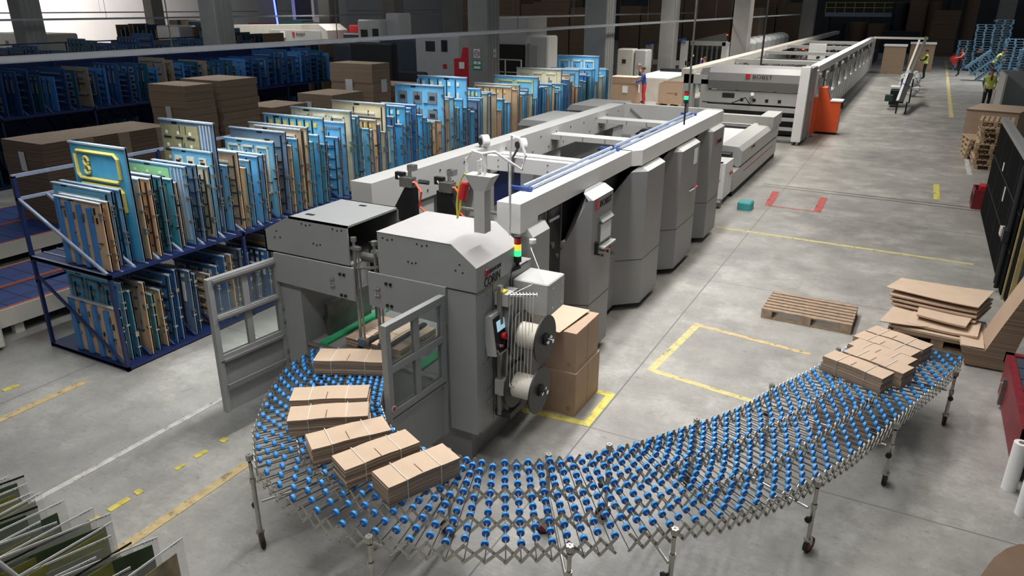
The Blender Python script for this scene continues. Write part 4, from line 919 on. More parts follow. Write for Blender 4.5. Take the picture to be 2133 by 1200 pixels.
def rack(x0, x1, ys, z_sh, z_back, name_label, cells=.34, steel=RACKB, pale=RACKBL):
    t = thing('die_rack', name_label, 'rack', ((x0+x1)/2, ys[0], 0), 'steel racks for cutting dies'); w = .04
    for y in ys:
        b = MB(); b.box((x1-w, y, 0), (x1, y+w, z_sh), steel); b.build('post', t)
        b = MB(); b.box((x0, y, 0), (x0+w, y+w, z_back), steel); b.build('post', t)
        for z in (z_sh-.05, .03): b = MB(); b.bar((x0, y+w/2, z), (x1, y+w/2, z), w, .05, steel); b.build('cross_rail', t)
    b = MB(); b.box((x0, ys[0], z_sh-.06), (x1, ys[-1]+w, z_sh-.02), steel)
    for k in range(int((ys[-1]-ys[0])/.17)): y = ys[0]+k*.17; b.box((x0, y, z_sh-.02), (x1, y+.02, z_sh-.012), pale)
    b.build('upper_shelf', t)
    b = MB(); b.box((x0, ys[0], .02), (x1, ys[-1]+w, .06), steel); b.build('lower_shelf', t)
    b = MB(); b.bar((x0+.02, ys[0], z_back), (x0+.02, ys[-1], z_back), .04, .04, pale); b.bar((x0+.02, ys[0], z_back-.28), (x0+.02, ys[-1], z_back-.28), .035, .035, pale); b.bar((x0+.02, ys[0], z_sh-.35), (x0+.02, ys[-1], z_sh-.35), .035, .035, steel); b.build('back_rail', t)
    n = int((ys[-1]-ys[0])/cells)
    for k in range(min(n+1, 46)):
        y = ys[0]+.02+k*cells
        b = MB(); b.bar((x0+.03, y, z_back-.28), (x1-.04, y, z_sh-.02), .03, .03, pale if k < 8 else steel); b.build('divider_bar', t)
    for k in range(min(n+1, 16)):
        y = ys[0]+.02+k*cells; b = MB(); b.bar((x0+.03, y, z_sh-.28), (x1-.04, y, .07), .03, .03, steel); b.build('lower_divider_bar', t)
    return t
rack(-9.45, -7.9, [4.85+2.0*k for k in range(9)], 1.27, 2.26, 'long two-level blue steel rack packed with bright cutting dies, front left')
SHP = random.Random(21)
tall = {3: (1.05, 1.38, 'cyan', 1), 9: (1.12, 1.02, 'sky', 3), 14: (1.05, 1.48, 'slate', 3), 22: (.98, 1.10, 'sky', 1), 27: (1.2, 1.22, 'cream', 2), 31: (1.25, 1.30, 'sky', 0), 35: (1.28, 1.34, 'cream', 1), 44: (1.2, 1.34, 'cream', 2),
        50: (1.15, 1.2, 'sky', 1), 58: (1.15, 1.50, 'sky', 3), 66: (1.2, 1.58, 'sky', 0), 72: (1.1, 1.2, 'cream', 0), 84: (1.2, 1.25, 'cream', 2), 92: (1.2, 1.35, 'sky', 1), 104: (1.3, 1.42, 'cream', 1), 112: (1.1, 1.35, 'sky', 1), 119: (1.25, 1.30, 'sky', 0), 123: (1.3, 1.62, 'sky', 1), 121: (.9, 1.3, 'cyan', 0)}
TALL = sorted((4.93+.122*q, v+(q,)) for q, v in tall.items())
y = 4.93; k = 0
while y < 20.75 and k < 152:
    ph = (y-4.87) % .34
    if ph < .045: y += .045-ph
    elif ph > .31: y += .34-ph+.045
    q = -1
    if TALL and y >= TALL[0][0]: w, h, col, st, q = TALL.pop(0)[1]
    else:
        env = .64+.30*SHP.random()+.12*math.sin(k*.5)+(.16 if 4 < k else 0)+(.10 if k > 20 else 0)
        w, h, col, st = SHP.uniform(.75, 1.2), env, SHP.choice(('sky', 'cyan', 'blue', 'ply', 'ply', 'slate', 'cream', 'teal', 'ply', 'sky', 'sky', 'cyan')), SHP.randint(0, 3)
        if k in (0, 1): w, h, col, st = .88, .82, 'ply', 5
        if k in (2, 3): w, h, col, st = 1.12, .90, 'sky', 2
        if k in (4, 5): w, h, col, st = 1.1, 1.0, 'ply', 1
    lean = -R(SHP.uniform(.3, 1.6)); xe = -7.93-SHP.choice((0, 0, .02, .05, .1))
    rb_ = {3: 0, 9: 3, 14: 4}.get(q)
    if q in (9, 14): st = 4
    root = die(xe, y, 1.275, w, h, col, '%s%s cutting die, %s from near end, front rack upper shelf' % ('tall ' if h > 1.15 else 'low ' if h < .75 else '', ADJ[col], nth(k)), 'cutting dies on the upper shelf of the front rack', st, lean, True, SHP, rb_)
    if q == 3:                                                # the die with the figure eight laid out in yellow rubber
        T = Matrix.Translation((xe, y, 1.275)) @ Matrix.Rotation(lean, 4, 'X'); b = MB()
        for zc in (1.06, 1.165): b.tube([T @ Vector((-w+.30+.045*math.cos(a*PI/8), -.02, zc+.052*math.sin(a*PI/8))) for a in range(17)], .017, RUB[0], 6)
        b.build('figure_pad', root)
        for z0, z1 in ((.95, 1.28), (.55, .88)):
            ring = [(.10, z0+.05), (.15, z0), (w-.2, z0), (w-.15, z0+.05), (w-.15, z1-.05), (w-.2, z1), (.15, z1), (.10, z1-.05), (.10, z0+.05)]
            b = MB(); b.tube([T @ Vector((-w+u, -.018, z)) for u, z in ring], .022, RUB[0], 6); b.build('outline_pad', root)
        for o_ in list(root.children):
            if o_.name.startswith(('ejection_rubber', 'steel_rule')): bpy.data.objects.remove(o_)
    y += SHP.uniform(.078, .112); k += 1
NU = k
y = 4.93; k = 0
low0 = {0: (1.02, .72, 'ply', 5), 1: (1.08, 1.02, 'cyan', 1)}
while y < 11.2 and k < 44:
    ph = (y-4.87) % .34
    if ph < .045: y += .045-ph
    elif ph > .31: y += .34-ph+.045
    w, h, col, st = low0.get(k) or (SHP.uniform(.8, 1.2), SHP.uniform(.6, .98), SHP.choice(('blue', 'teal', 'ply', 'grey', 'slate', 'ply', 'blue', 'cyan')), SHP.randint(0, 3))
    die(-7.95-SHP.choice((0, .03, .08)), y, .065, w, h, col, '%s cutting die, %s from near end, front rack lower shelf' % (ADJ[col], nth(k)), 'cutting dies on the lower shelf of the front rack', st, -R(SHP.uniform(.3, 2)), True, SHP)
    y += SHP.uniform(.10, .14); k += 1
# dark rows of the same racks further back
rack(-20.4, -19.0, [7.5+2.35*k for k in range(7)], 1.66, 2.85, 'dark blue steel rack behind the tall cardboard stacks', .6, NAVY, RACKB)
y = 7.6; k = 0
while y < 21.6 and k < 52:
    w, h = SHP.uniform(.9, 1.25), SHP.uniform(.8, 1.12); col = SHP.choice(('blue_shaded', 'blue_shaded', 'teal_shaded', 'grey', 'blue_shaded', 'blue', 'teal_shaded'))
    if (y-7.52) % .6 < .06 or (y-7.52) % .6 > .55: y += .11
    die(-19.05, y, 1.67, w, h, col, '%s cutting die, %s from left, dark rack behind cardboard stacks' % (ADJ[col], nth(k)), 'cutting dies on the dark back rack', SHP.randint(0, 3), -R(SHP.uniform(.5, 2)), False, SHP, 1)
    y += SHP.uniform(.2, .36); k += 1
y = 7.7; k = 0
while y < 21.4 and k < 34:
    w, h = SHP.uniform(.9, 1.2), SHP.uniform(.7, 1.2)
    if (y-7.52) % .6 < .06 or (y-7.52) % .6 > .55: y += .11
    die(-19.08, y, .065, w, h, SHP.choice(('blue_shaded', 'teal_shaded', 'grey')), 'dim cutting die, %s from left, bottom level of dark rack' % nth(k), 'cutting dies at the bottom of the dark back rack', 0, -R(1), False, SHP, 1)
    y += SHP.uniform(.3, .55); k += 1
b = MB(); b.box((-20.6, 7.5, .02), (-20.5, 21.7, 2.85), NAVY); tag(b.build('shade_backing'), 'dark blue sheet added to darken the open back of the dark rack', 'panel')  # added dark backing, hides the bright floor seen through the rack
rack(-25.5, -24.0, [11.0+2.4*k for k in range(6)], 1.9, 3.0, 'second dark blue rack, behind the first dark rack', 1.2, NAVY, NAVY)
y = 11.2; k = 0
while y < 23 and k < 26:
    w, h = SHP.uniform(.9, 1.35), SHP.uniform(.8, 1.35); col = SHP.choice(('blue_shaded', 'teal_shaded', 'blue_shaded'))
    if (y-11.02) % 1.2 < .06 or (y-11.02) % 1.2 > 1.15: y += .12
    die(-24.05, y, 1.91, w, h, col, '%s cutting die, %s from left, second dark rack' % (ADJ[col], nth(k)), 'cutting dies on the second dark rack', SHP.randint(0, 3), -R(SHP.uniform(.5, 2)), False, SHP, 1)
    y += SHP.uniform(.3, .6); k += 1

# ------------------------------------------------------------------ belt conveyors on the floor left of the rack, with cardboard stacks
HAZ = mat('orange_hazard_edge', 'c8603f', .6, 0, .3, 30)
def belt(x0, x1, y0, y1, label):
    t = thing('belt_conveyor', label, 'conveyor', ((x0+x1)/2, y0, 0), 'low blue belt conveyors'); xm = (x0+x1)/2
    for (a, c) in ((x0+.06, xm-.03), (xm+.03, x1-.06)):
        b = MB(); b.box((a, y0, .30), (c, y1, .40), BELTB)
        for k in range(int((y1-y0)/.3)): b.box((a, y0+k*.3, .40), (c, y0+k*.3+.012, .403), NAVY)
        b.build('slat_belt', t)
        for h in (a-.02, c-.015): b = MB(); b.box((h, y0, .36), (h+.035, y1, .408), HAZ); b.build('hazard_edge', t)
    for x in (x0, x1-.06): b = MB(); b.box((x, y0, .16), (x+.06, y1, .40), CREAM); b.build('side_frame', t)
    b = MB()
    for k in range(int((y1-y0)/2)+1): b.box((x0+.1, y0+k*2, 0), (x0+.2, y0+k*2+.1, .3), CREAM).box((x1-.16, y0+k*2+.3, 0.0), (x1-.06, y0+k*2+.42, .3), CREAM)
    each(b, 'foot', t); return t
belt(-12.0, -10.2, 4.56, 9.5, 'low blue belt conveyor just behind the near end of the die rack')
belt(-15.7, -13.2, 4.6, 24, 'low blue belt conveyor farther back, carrying the cardboard stacks')
t = thing('drive_cabinet', 'white cabinet corner with a yellow sticker at the left picture edge', 'cabinet', (-10.1, 4.1, 0))
b = MB(); b.rbox((-10.6, 3.4, .06), (-9.85, 4.52, .62), CREAM, .03); b.build('body', t)
b = MB(); b.box((-9.85, 4.15, .25), (-9.845, 4.3, .36), YEL); b.build('sticker', t)
b = MB(); b.box((-9.95, 3.6, 0), (-9.85, 3.9, .06), BLACK); b.build('foot', t)
def stack(lo, hi, label, group=None, m=LAY, notes=(), jit=.012, n=9):
    rnd = random.Random(int(lo[0]*31+lo[1]*17)); c = ((lo[0]+hi[0])/2, (lo[1]+hi[1])/2, lo[2]); t = thing('cardboard_stack', label, 'cardboard stack', c, group); b = MB()
    for k in range(n):
        z0 = lo[2]+(hi[2]-lo[2])*k/n; z1 = lo[2]+(hi[2]-lo[2])*(k+1)/n-(.003 if k < n-1 else 0); jx, jy = rnd.uniform(-jit, jit), rnd.uniform(-jit, jit)
        b.box((lo[0]+jx, lo[1]+jy, z0), (hi[0]+jx, hi[1]+jy, z1), m, KRAFT)
    b.build('board_stack', t)
    for p, q in notes: b = MB(); b.box(p, q, PAPER); b.build('paper_label', t)
    return t
G = 'brown stacks in the long row on the back belt'
ys = (7.55, 8.25, 8.55, 9.05, 9.3, 9.9, 10.25)
for k in range(6):
    if k == 0: nt = (((-14.2, 7.52, 1.35), (-14.05, 7.535, 1.7)),)
    else: nt = ()
    stack((-14.75, ys[k]+.004, .405), (-13.5-(.01 if k % 2 else 0), ys[k+1]-.004, 1.88-.004*k), 'brown board stack, %s from the left in the long low row behind the rack' % ORD[k], G, LAYD if k % 2 == 0 else KRAFT, nt, .006, 6)
G = 'tall cardboard stacks on the back belt'
stack((-14.7, 10.75, .405), (-13.55, 11.5, 2.6), 'tall brown board stack with a white label, left of the pair', G, LAY, (((-14.2, 10.72, 1.85), (-14.05, 10.735, 2.15)),), .012, 14)
stack((-14.75, 11.62, .405), (-13.5, 12.7, 2.64), 'tall brown board stack, right of the pair behind the rack', G, LAY, (), .02, 16)
stack((-14.6, 13.1, .405), (-13.5, 14.3, 1.9), 'medium brown board stack right of the tall pair, mostly hidden by dies', G, LAY)
stack((-14.6, 15.1, .405), (-13.4, 16.35, 2.0), 'low brown stack with a folded label in front of the tall labelled one', G, LAY, (((-14.3, 15.07, 1.5), (-14.1, 15.085, 1.8)),))
stack((-14.8, 16.7, .405), (-13.3, 17.5, 2.68), 'tall brown stack carrying two white labels, near the dark cabinet', G, LAY, (((-14.25, 16.67, 1.9), (-14.0, 16.685, 2.25)), ((-13.295, 17.05, 1.9), (-13.28, 17.3, 2.25))), .015, 18)
stack((-14.6, 17.9, .405), (-13.3, 19.1, 2.0), 'loose-topped brown stack right of the tall labelled one', G, LAY, (), .02)

# ------------------------------------------------------------------ flat-bed die cutter with its feed table and the long line behind it
cut = thing('die_cutter', 'grey machine with curved logo hood across the line, behind the grey stacker', 'machine', (-4.9, 25.8, 0))
b = MB(); pf = [(25.55, 1.62), (25.45, 1.9), (25.5, 2.15), (25.7, 2.32), (26.4, 2.36), (26.4, 1.6)]
b.prism(pf, 'x', -6.18, -3.28, GREYD); smooth(b.build('hood', cut), 30)
b = MB(); b.box((-4.98, 25.44, 2.0), (-4.83, 25.455, 2.14), RED); b.build('red_square', cut)
text('lettering', 'BOBST', .155, (-4.76, 25.44, 2.01), (1, 0, 0), (0, 0, 1), BLACK, cut, 1.35)
b = MB(); b.box((-6.18, 25.6, 1.18), (-3.3, 25.75, 1.58), GREYL).box((-6.18, 25.5, .98), (-3.3, 25.6, 1.12), GREYL).box((-6.1, 25.7, .6), (-3.35, 26.3, 1.5), DARK)
for k in range(2): b.box((-4.2, 25.45, .42+.3*k), (-3.3, 25.6, .52+.3*k), GREYL)
b.build('front_frame', cut)
b = MB(); b.box((-5.7, 25.59, 1.35), (-5.3, 25.60, 1.5), DARK)
for k in range(4): b.box((-5.1+k*.4, 25.59, 1.26), (-5.0+k*.4, 25.60, 1.36), BLACK)
b.cyl((-4.75, 25.55, 1.48), (-4.7, 25.45, 1.52), .06, PAPER, 10); each(b, 'sensor', cut)
b = MB(); b.tube([(-6.3, 25.4, 1.2), (-5.4, 25.35, 1.16), (-4.9, 25.4, 1.4), (-4.75, 25.45, 1.2)], .02, BLACK, 6); b.build('cable', cut)
b = MB(); b.prism([(25.25, .12), (25.6, .12), (25.75, 2.42), (25.45, 2.42)], 'x', -3.3, -3.02, WHITE); b.build('right_column', cut)
b = MB(); b.box((-3.3, 25.65, .12), (-2.98, 26.9, 2.38), GREYD).box((-2.985, 25.8, .6), (-2.975, 26.2, .66), RED); b.build('right_housing', cut)
b = MB(); b.box((-3.15, 25.35, 0), (-3.08, 25.45, .12), STEEL); b.build('foot', cut)
b = MB(); b.box((-7.05, 25.6, 0), (-6.72, 26.0, 2.05), GREYL).box((-7.05, 25.6, 1.75), (-6.18, 26.0, 2.05), GREYL).box((-6.45, 25.6, 0), (-6.18, 26.0, 1.9), GREYL); b.build('left_gantry', cut)
b = MB(); b.prism([(-6.6, 1.75), (-6.18, 1.1), (-6.18, 2.3), (-6.45, 2.25)], 'y', 25.62, 25.9, GREY); b.build('gusset', cut)
line = thing('folder_line', 'long open machine line of two parallel beams running away behind the logo hood', 'machine', (-5, 42, 0))
b = MB(); b.box((-3.35, 27.2, 2.06), (-3.05, 58, 2.30), WHITE); b.build('right_beam', line)
b = MB(); b.box((-7.15, 26.96, 1.98), (-6.75, 73, 2.22), CREAM); b.build('left_beam', line)
b = MB(); b.box((-7.15, 25.6, 1.98), (-6.75, 26.94, 2.22), CREAM); b.build('beam_end', cut)
b = MB(); b.box((-3.30, 26.96, 0), (-3.0, 27.7, 2.2), WHITE); b.build('column', line)
b = MB(); b.box((-3.35, 57.4, 0), (-3.0, 58.0, 2.3), WHITE); b.build('column', line)
b = MB(); b.box((-3.25, 28, .14), (-3.08, 57.5, .95), WHITE)
rl = random.Random(3)
for k in range(24): y = 29+k*1.18; b.box((-3.09, y, .2), (-3.07, y+.03, .95), GREYD)
b.build('side_skirt', line)
for k in range(10):
    y = 29.5+k*2.8; b = MB(); b.box((-3.2, y, .95), (-3.08, y+.5+rl.random()*.5, 1.75), GREYL).box((-3.22, y+1.2, .95), (-3.1, y+1.35, 2.06), STEELD); b.box((-3.14, y+.2, 1.2), (-3.07, y+.4, 1.5), DARK if k % 2 else GREY); b.build('side_module', line)
b = MB(); b.box((-6.7, 27, .05), (-3.4, 73, .8), DARK); b.build('bed', line)
for k in range(14):
    y = 27.6+k*2.2; z = 1.55+.25*(k % 3); b = MB(); b.box((-6.75, y, z), (-3.35, y+.18, z+.14), GREYL); b.box((-6.75, y+.4, z-.3), (-3.35, y+.46, z-.22), STEELD)
    for j in range(5): b.cyl((-6.3+j*.65, y-.05, z-.1), (-6.3+j*.65, y+.3, z-.1), .07, DARK if j % 2 else STEEL, 8)
    b.build('cross_member', line)
b = MB(); b.box((-5.0, 40.2, 1.3), (-4.2, 40.4, 2.5), WHITE); b.build('white_cover', line)
b = MB(); b.box((-7.0, 27.0, 0), (-6.9, 72, 1.1), GREYD)
b.build('left_skirt', line)
stack_light(-5.35, 41, 1.95, 2.1, (('red_lens', LREDON),), 'small red warning lamp glowing inside the long machine line', .05)
t = thing('operator_desk', 'orange operator console standing beside the long white machine line', 'control desk', (-2.56, 28.3, 0))
b = MB(); b.prism([(-2.95, .08), (-2.22, .08), (-2.20, 1.12), (-2.55, 1.14), (-2.72, 1.58), (-2.97, 1.58)], 'y', 28.15, 28.75, ORANGE); b.build('body', t)
b = MB(); b.box((-2.56, 28.12, 1.13), (-2.16, 28.78, 1.17), PAPER); b.build('desk_top', t)
b = MB(); b.quad([(-2.54, 28.2, 1.16), (-2.54, 28.7, 1.16), (-2.70, 28.7, 1.56), (-2.70, 28.2, 1.56)], GREY); b.build('screen', t)
b = MB(); b.box((-2.92, 28.2, 0), (-2.25, 28.7, .08), BLACK); b.build('plinth', t)
b = MB(); b.box((-2.19, 28.2, .9), (-2.14, 28.35, 1.1), BLACK); b.build('keypad', t)
b = MB(); b.box((-3.0, 27.2, .1), (-2.9, 27.75, 1.3), ORANGE); tag(b.build('orange_guard'), 'narrow orange guard panel against the machine, left of the orange console', 'guard')
b = MB(); b.rbox((-3.05, 16.25, 0), (-2.75, 16.6, .18), TEAL, .03); tag(b.build('teal_tub'), 'small teal tub on the floor behind the last tall panel', 'tub')
tb = thing('feed_table', 'light grey feed table with stepped side covers between stacker and logo hood', 'machine', (-4.8, 20, 0))
b = MB(); b.prism([(-3.75, .72), (-3.45, .60), (-3.38, .66), (-3.38, .98), (-3.48, 1.08), (-3.9, 1.1), (-3.9, .72)], 'y', 17.9, 23.0, GREYL); up_ = b.build('upper_side_cover', tb)
b = MB(); b.box((-3.6, 17.3, .14), (-3.40, 23.0, .60), GREYL); lo_ = b.build('lower_side_cover', tb)
b = MB(); b.box((-3.399, 18.4, .42), (-3.395, 22.4, .44), TAPER); b.build('red_stripe', lo_)
b = MB(); b.box((-6.1, 17.6, .15), (-3.6, 23.2, .95), DARK).box((-6.15, 18, .95), (-3.85, 23.3, 1.0), WHITE); b.build('table_top', tb)
b = MB(); b.box((-6.2, 17.5, .1), (-5.95, 23.2, 1.05), GREYL); b.build('left_side_cover', tb)
b = MB(); b.box((-6.2, 22.0, 1.05), (-3.4, 22.25, 1.28), GREYL).box((-3.75, 21.7, 1.0), (-3.35, 23.1, 1.32), GREYL); b.build('cross_beam', tb)
b = MB(); b.cyl((-5.9, 21.4, 1.0), (-3.8, 21.4, 1.02), .07, DARK, 10); b.build('roller', tb)
b = MB(); b.box((-3.7, 16.4, .15), (-3.42, 17.2, .95), WHITE).box((-3.95, 16.35, .6), (-3.5, 16.6, .95), WHITE); b.build('drive_end', tb)
b = MB(); b.box((-3.415, 16.9, .62), (-3.40, 17.15, .68), RED).box((-3.72, 16.395, .25), (-3.6, 16.4, .4), BLACK); b.build('plate', tb)
b = MB(); b.cyl((-3.55, 16.2, .1), (-3.4, 16.2, .1), .1, STEELD, 14); b.bar((-3.5, 16.2, .12), (-3.5, 17.5, .2), .08, .1, GREYL); b.build('roller_foot', tb)
b = MB(); b.box((-3.378, 18.95, .88), (-3.374, 19.06, .95), RED); b.build('red_square', up_)
text('lettering', 'BOBST', .085, (-3.376, 19.12, .88), (0, 1, 0), (0, 0, 1), BLACK, up_, 1.3)
b = MB(); b.box((-3.55, 17.4, 0), (-3.42, 23.0, .12), BLACK); b.build('track', tb)
# drop cables that hang from the roof down to the machines
for (x, y, z, m, lb) in ((-3.62, 13.55, 2.35, STEELD, 'thin conduit dropping from the roof onto the grey stacker'), (-4.75, 26.6, 2.36, DARK, 'dark cable chain dropping from the roof behind the logo hood'), (-3.06, 5.74, 2.3, STEEL, '')):
    if lb: b = MB(); b.cyl((x, y, z), (x, y, 9), .03 if m is DARK else .018, m, 8); tag(b.build('drop_conduit'), lb, 'conduit')
# tracks in the floor
for k, y in enumerate((18.9, 19.15)):
    b = MB(); b.bar((-3.0, y+.02, .001), (1.7, y-.2, .001), .05, .002, STEELD); tag(b.build('floor_rail'), ('nearer', 'farther')[k]+' steel rail set into the floor across the aisle', 'floor rail')

# ------------------------------------------------------------------ people
SHIRT = {'blue': mat('blue_shirt', '3a4f8f', .8), 'red': mat('red_shirt', 'a52a2f', .8), 'violet': mat('violet_shirt', '453a78', .8), 'black': mat('black_shirt', '1d1d20', .8), 'slate': mat('slate_shirt', '4c566c', .8), 'grey': mat('grey_shirt', '55545c', .8)}
TRO = {'red': mat('red_trousers', 'c22c38', .8), 'black': mat('black_trousers', '1f1f23', .85)}
HAIR = {'dark': mat('dark_hair', '2a211c', .7), 'brown': mat('brown_hair', '59402e', .7), 'grey': mat('grey_hair', '77716b', .7)}
VEST = mat('yellow_safety_vest', 'd3de62', .6, 0, .05); VSTRIPE = mat('vest_reflective_band', 'd6d9cf', .3)
def person(label, loc, rz, shirt, tro, hair, arms, lean=0.0, vest=False, stride=0.0, short=False):
    """arms: for each side (elbow, wrist) in body coordinates (x right, -y ahead, z up)"""
    J, E, Rr, reg = [], [], [], []
    def add(p, r, parent, g): J.append(p); Rr.append(r); reg.append(g); (E.append((parent, len(J)-1)) if parent is not None else None); return len(J)-1
    ln = lambda z: -math.tan(lean)*max(0, z-.95)
    P = lambda x, y, z: (x, y+ln(z), z)
    pel = add(P(0, 0, .95), .135, None, 'tro'); bel = add(P(0, -.01, 1.10), .125, pel, 'shirt'); che = add(P(0, 0, 1.30), .145, bel, 'shirt'); nb = add(P(0, .01, 1.46), .085, che, 'shirt')
    nk = add(P(0, 0, 1.53), .055, nb, 'skin'); hd = add(P(0, -.02, 1.62), .088, nk, 'skin'); ht = add(P(0, -.01, 1.70), .082, hd, 'skin')
    for k, s in enumerate((1, -1)):
        st = stride*s; hip = add((.095*s, 0, .90), .095, pel, 'tro'); kn = add((.10*s, -.03-st*.5, .50), .066, hip, 'tro'); an = add((.105*s, .03-st, .11), .045, kn, 'tro'); add((.12*s, -.13-st, .045), .04, an, 'shoe')
        sh = add(P(.185*s, .0, 1.42), .062, che, 'shirt'); e, w = arms[k]; el = add(P(*e), .046, sh, 'shirt' if not short else 'skin'); wr = add(P(*w), .032, el, 'skin' if short else 'shirt')
        d = (Vector(w)-Vector(e)).normalized(); sd = d.cross(Vector((0, 0, 1))); sd = sd.normalized() if sd.length > .1 else Vector((0, 1, 0))
        wv = Vector(P(*w)); pm = add(tuple(wv+d*.06), .032, wr, 'skin')
        for q in range(4):
            f0 = add(tuple(wv+d*.10+sd*(.027-.018*q)), .0095, pm, 'skin'); f1 = add(tuple(wv+d*(.135-.006*abs(q-1))+sd*(.028-.018*q)+Vector((0, 0, -.01))), .0085, f0, 'skin'); add(tuple(wv+d*(.16-.01*abs(q-1))+sd*(.027-.018*q)+Vector((0, 0, -.03))), .0075, f1, 'skin')
        t0 = add(tuple(wv+d*.05+sd*.042), .010, pm, 'skin'); add(tuple(wv+d*.085+sd*.058), .009, t0, 'skin')
    me = bpy.data.meshes.new('person'); me.from_pydata(J, E, []); o = bpy.data.objects.new('person_frame', me); COL.objects.link(o)
    sm = o.modifiers.new('skin', 'SKIN'); sv = me.skin_vertices[0].data
    for i, r in enumerate(Rr): sv[i].radius = (r, r*.8 if reg[i] in ('shirt', 'tro') and r > .11 else r); sv[i].use_root = (i == 0)
    sb = o.modifiers.new('sub', 'SUBSURF'); sb.levels = 2
    dg = bpy.context.evaluated_depsgraph_get(); bm_ = bpy.data.meshes.new_from_object(o.evaluated_get(dg)); bpy.data.objects.remove(o)
    V = [Vector(v.co) for v in bm_.vertices]; F = [tuple(p.vertices) for p in bm_.polygons]
    segs = [(Vector(J[a]), Vector(J[c]), reg[c]) for a, c in E]
    def region(p):
        best = None
        for a, c, g in segs:
            ab = c-a; t = max(0, min(1, (p-a).dot(ab)/max(ab.length_squared, 1e-6))); d = (p-a-ab*t).length
            if best is None or d < best[0]: best = (d, g)
        return best[1]
    M = Matrix.Translation(loc) @ Matrix.Rotation(rz, 4, 'Z'); G = {'skin': SKIN, 'shirt': SHIRT[shirt], 'tro': TRO[tro], 'shoe': BLACK}
    regs = [region(sum((V[i] for i in f), Vector())/len(f)) for f in F]
    b = MB(); b.v = [tuple(M @ v) for v in V]; b.f = list(F); b.m = [b.mi(G[g]) for g in regs]
    # face: nose, brow line of eyes, ears and mouth, joined into the same mesh
    hy = ln(1.63)
    b.ball(tuple(M @ Vector((0, -.115+hy, 1.625))), .014, SKIN, 8, (1, 1.2, 1.3))
    for s in (1, -1): b.ball(tuple(M @ Vector((.032*s, -.098+hy, 1.65))), .009, BLACK, 6); b.ball(tuple(M @ Vector((.092*s, -.01+hy, 1.63))), .022, SKIN, 8, (.5, .8, 1.2))
    b.bar(M @ Vector((-.025, -.103+hy, 1.585)), M @ Vector((.025, -.103+hy, 1.585)), .008, .006, REDD)
    root = tag(smooth(b.build('person', loc=loc), 60), label, 'person')
    h = MB(); n = 12
    h.ball((0, 0, 0), 1, HAIR[hair], n); h.v = [tuple(M @ Vector((x*.096, y*.105+.012+hy, z*.085+1.685))) for x, y, z in h.v if True]
    h.build('hair', root)
    if vest:
        off = []; nrm = [Vector() for _ in V]
        for f in F:
            nn = (V[f[1]]-V[f[0]]).cross(V[f[2]]-V[f[0]]); 
            for i in f: nrm[i] += nn
        vb = MB(); vb.v = [tuple(M @ (v+nrm[i].normalized()*.016)) for i, v in enumerate(V)]; 
        for f, g in zip(F, regs):
            c = sum((V[i] for i in f), Vector())/len(f); 
            if g in ('shirt', 'tro') and .93 < c.z < 1.5 and abs(c.x) < .225 and not (abs(c.x) < .05 and c.y < -.05+ln(1.3) and c.z > 1.3) and (abs(c.y-ln(c.z)) < .22): vb.f.append(f); vb.m.append(vb.mi(VSTRIPE if 1.04 < c.z < 1.09 else VEST))
        vb.build('safety_vest', root)
    return root
DOWN = (((.25, .02, 1.14), (.27, -.04, .9)), ((-.25, .02, 1.14), (-.27, -.04, .9)))
FWD = (((.24, -.10, 1.17), (.17, -.36, 1.12)), ((-.24, -.10, 1.17), (-.17, -.36, 1.12)))
FACE = (((.26, -.22, 1.36), (.10, -.18, 1.60)), ((-.26, -.22, 1.36), (-.10, -.18, 1.60)))
person('person in yellow vest and dark trousers facing left beside the heap of silver wrap', (.24, 53.6, 0), R(-80), 'black', 'black', 'dark', FWD, R(6), True)
person('person in red shirt and black trousers holding out a red bag by blue pallets', (2.2, 57.2, 0), R(-60), 'red', 'black', 'dark', (((.25, -.18, 1.2), (.22, -.44, 1.16)), DOWN[1]), 0, False, .08, True)
person('person in dark clothes half hidden behind the leaning blue pallets', (3.1, 58.6, 0), R(20), 'black', 'black', 'dark', FWD, R(22))
person('bending person in yellow vest behind the leaning blue pallets', (3.95, 56.8, 0), R(80), 'grey', 'black', 'brown', FWD, R(38), True)
person('person in yellow vest facing the camera beside the white board on the right', (2.72, 38.2, 0), R(15), 'grey', 'black', 'brown', (((.24, .0, 1.16), (.14, -.2, .98)), ((-.24, .04, 1.16), (-.2, -.14, .95))), 0, True)
person('person in blue shirt and red trousers beside the brown boxes in the middle distance', (-10.5, 31.9, 0), R(-75), 'blue', 'red', 'brown', FWD, R(8))
person('grey-haired person in blue leaning over the boxes, left of the one in red trousers', (-11.0, 33.4, 0), R(-60), 'slate', 'black', 'grey', FWD, R(24))
person('person in violet shirt with both hands raised to the face behind the machine beam', (-9.9, 39.6, 0), R(-70), 'violet', 'black', 'brown', FACE)
b = MB(); b.raw([(1.62, 56.9, 1.22), (2.0, 56.95, 1.32), (1.95, 56.9, .62), (1.55, 57.1, 1.05), (1.6, 57.2, 1.2), (2.02, 57.2, 1.25), (1.9, 57.15, .6)], [(0, 1, 2), (0, 2, 3), (4, 6, 5), (3, 6, 4), (0, 3, 4), (0, 4, 5, 1), (1, 5, 6, 2), (2, 6, 3)], RED)
tag(b.build('red_bag'), 'bright red cloth bag held out by the person in the red shirt', 'bag')
b = MB(); b.rbox((2.98, 38.0, .55), (3.2, 38.3, .95), RED, .04); tag(b.build('red_bag'), 'dark red bag beside the person in the yellow vest by the white board', 'bag')

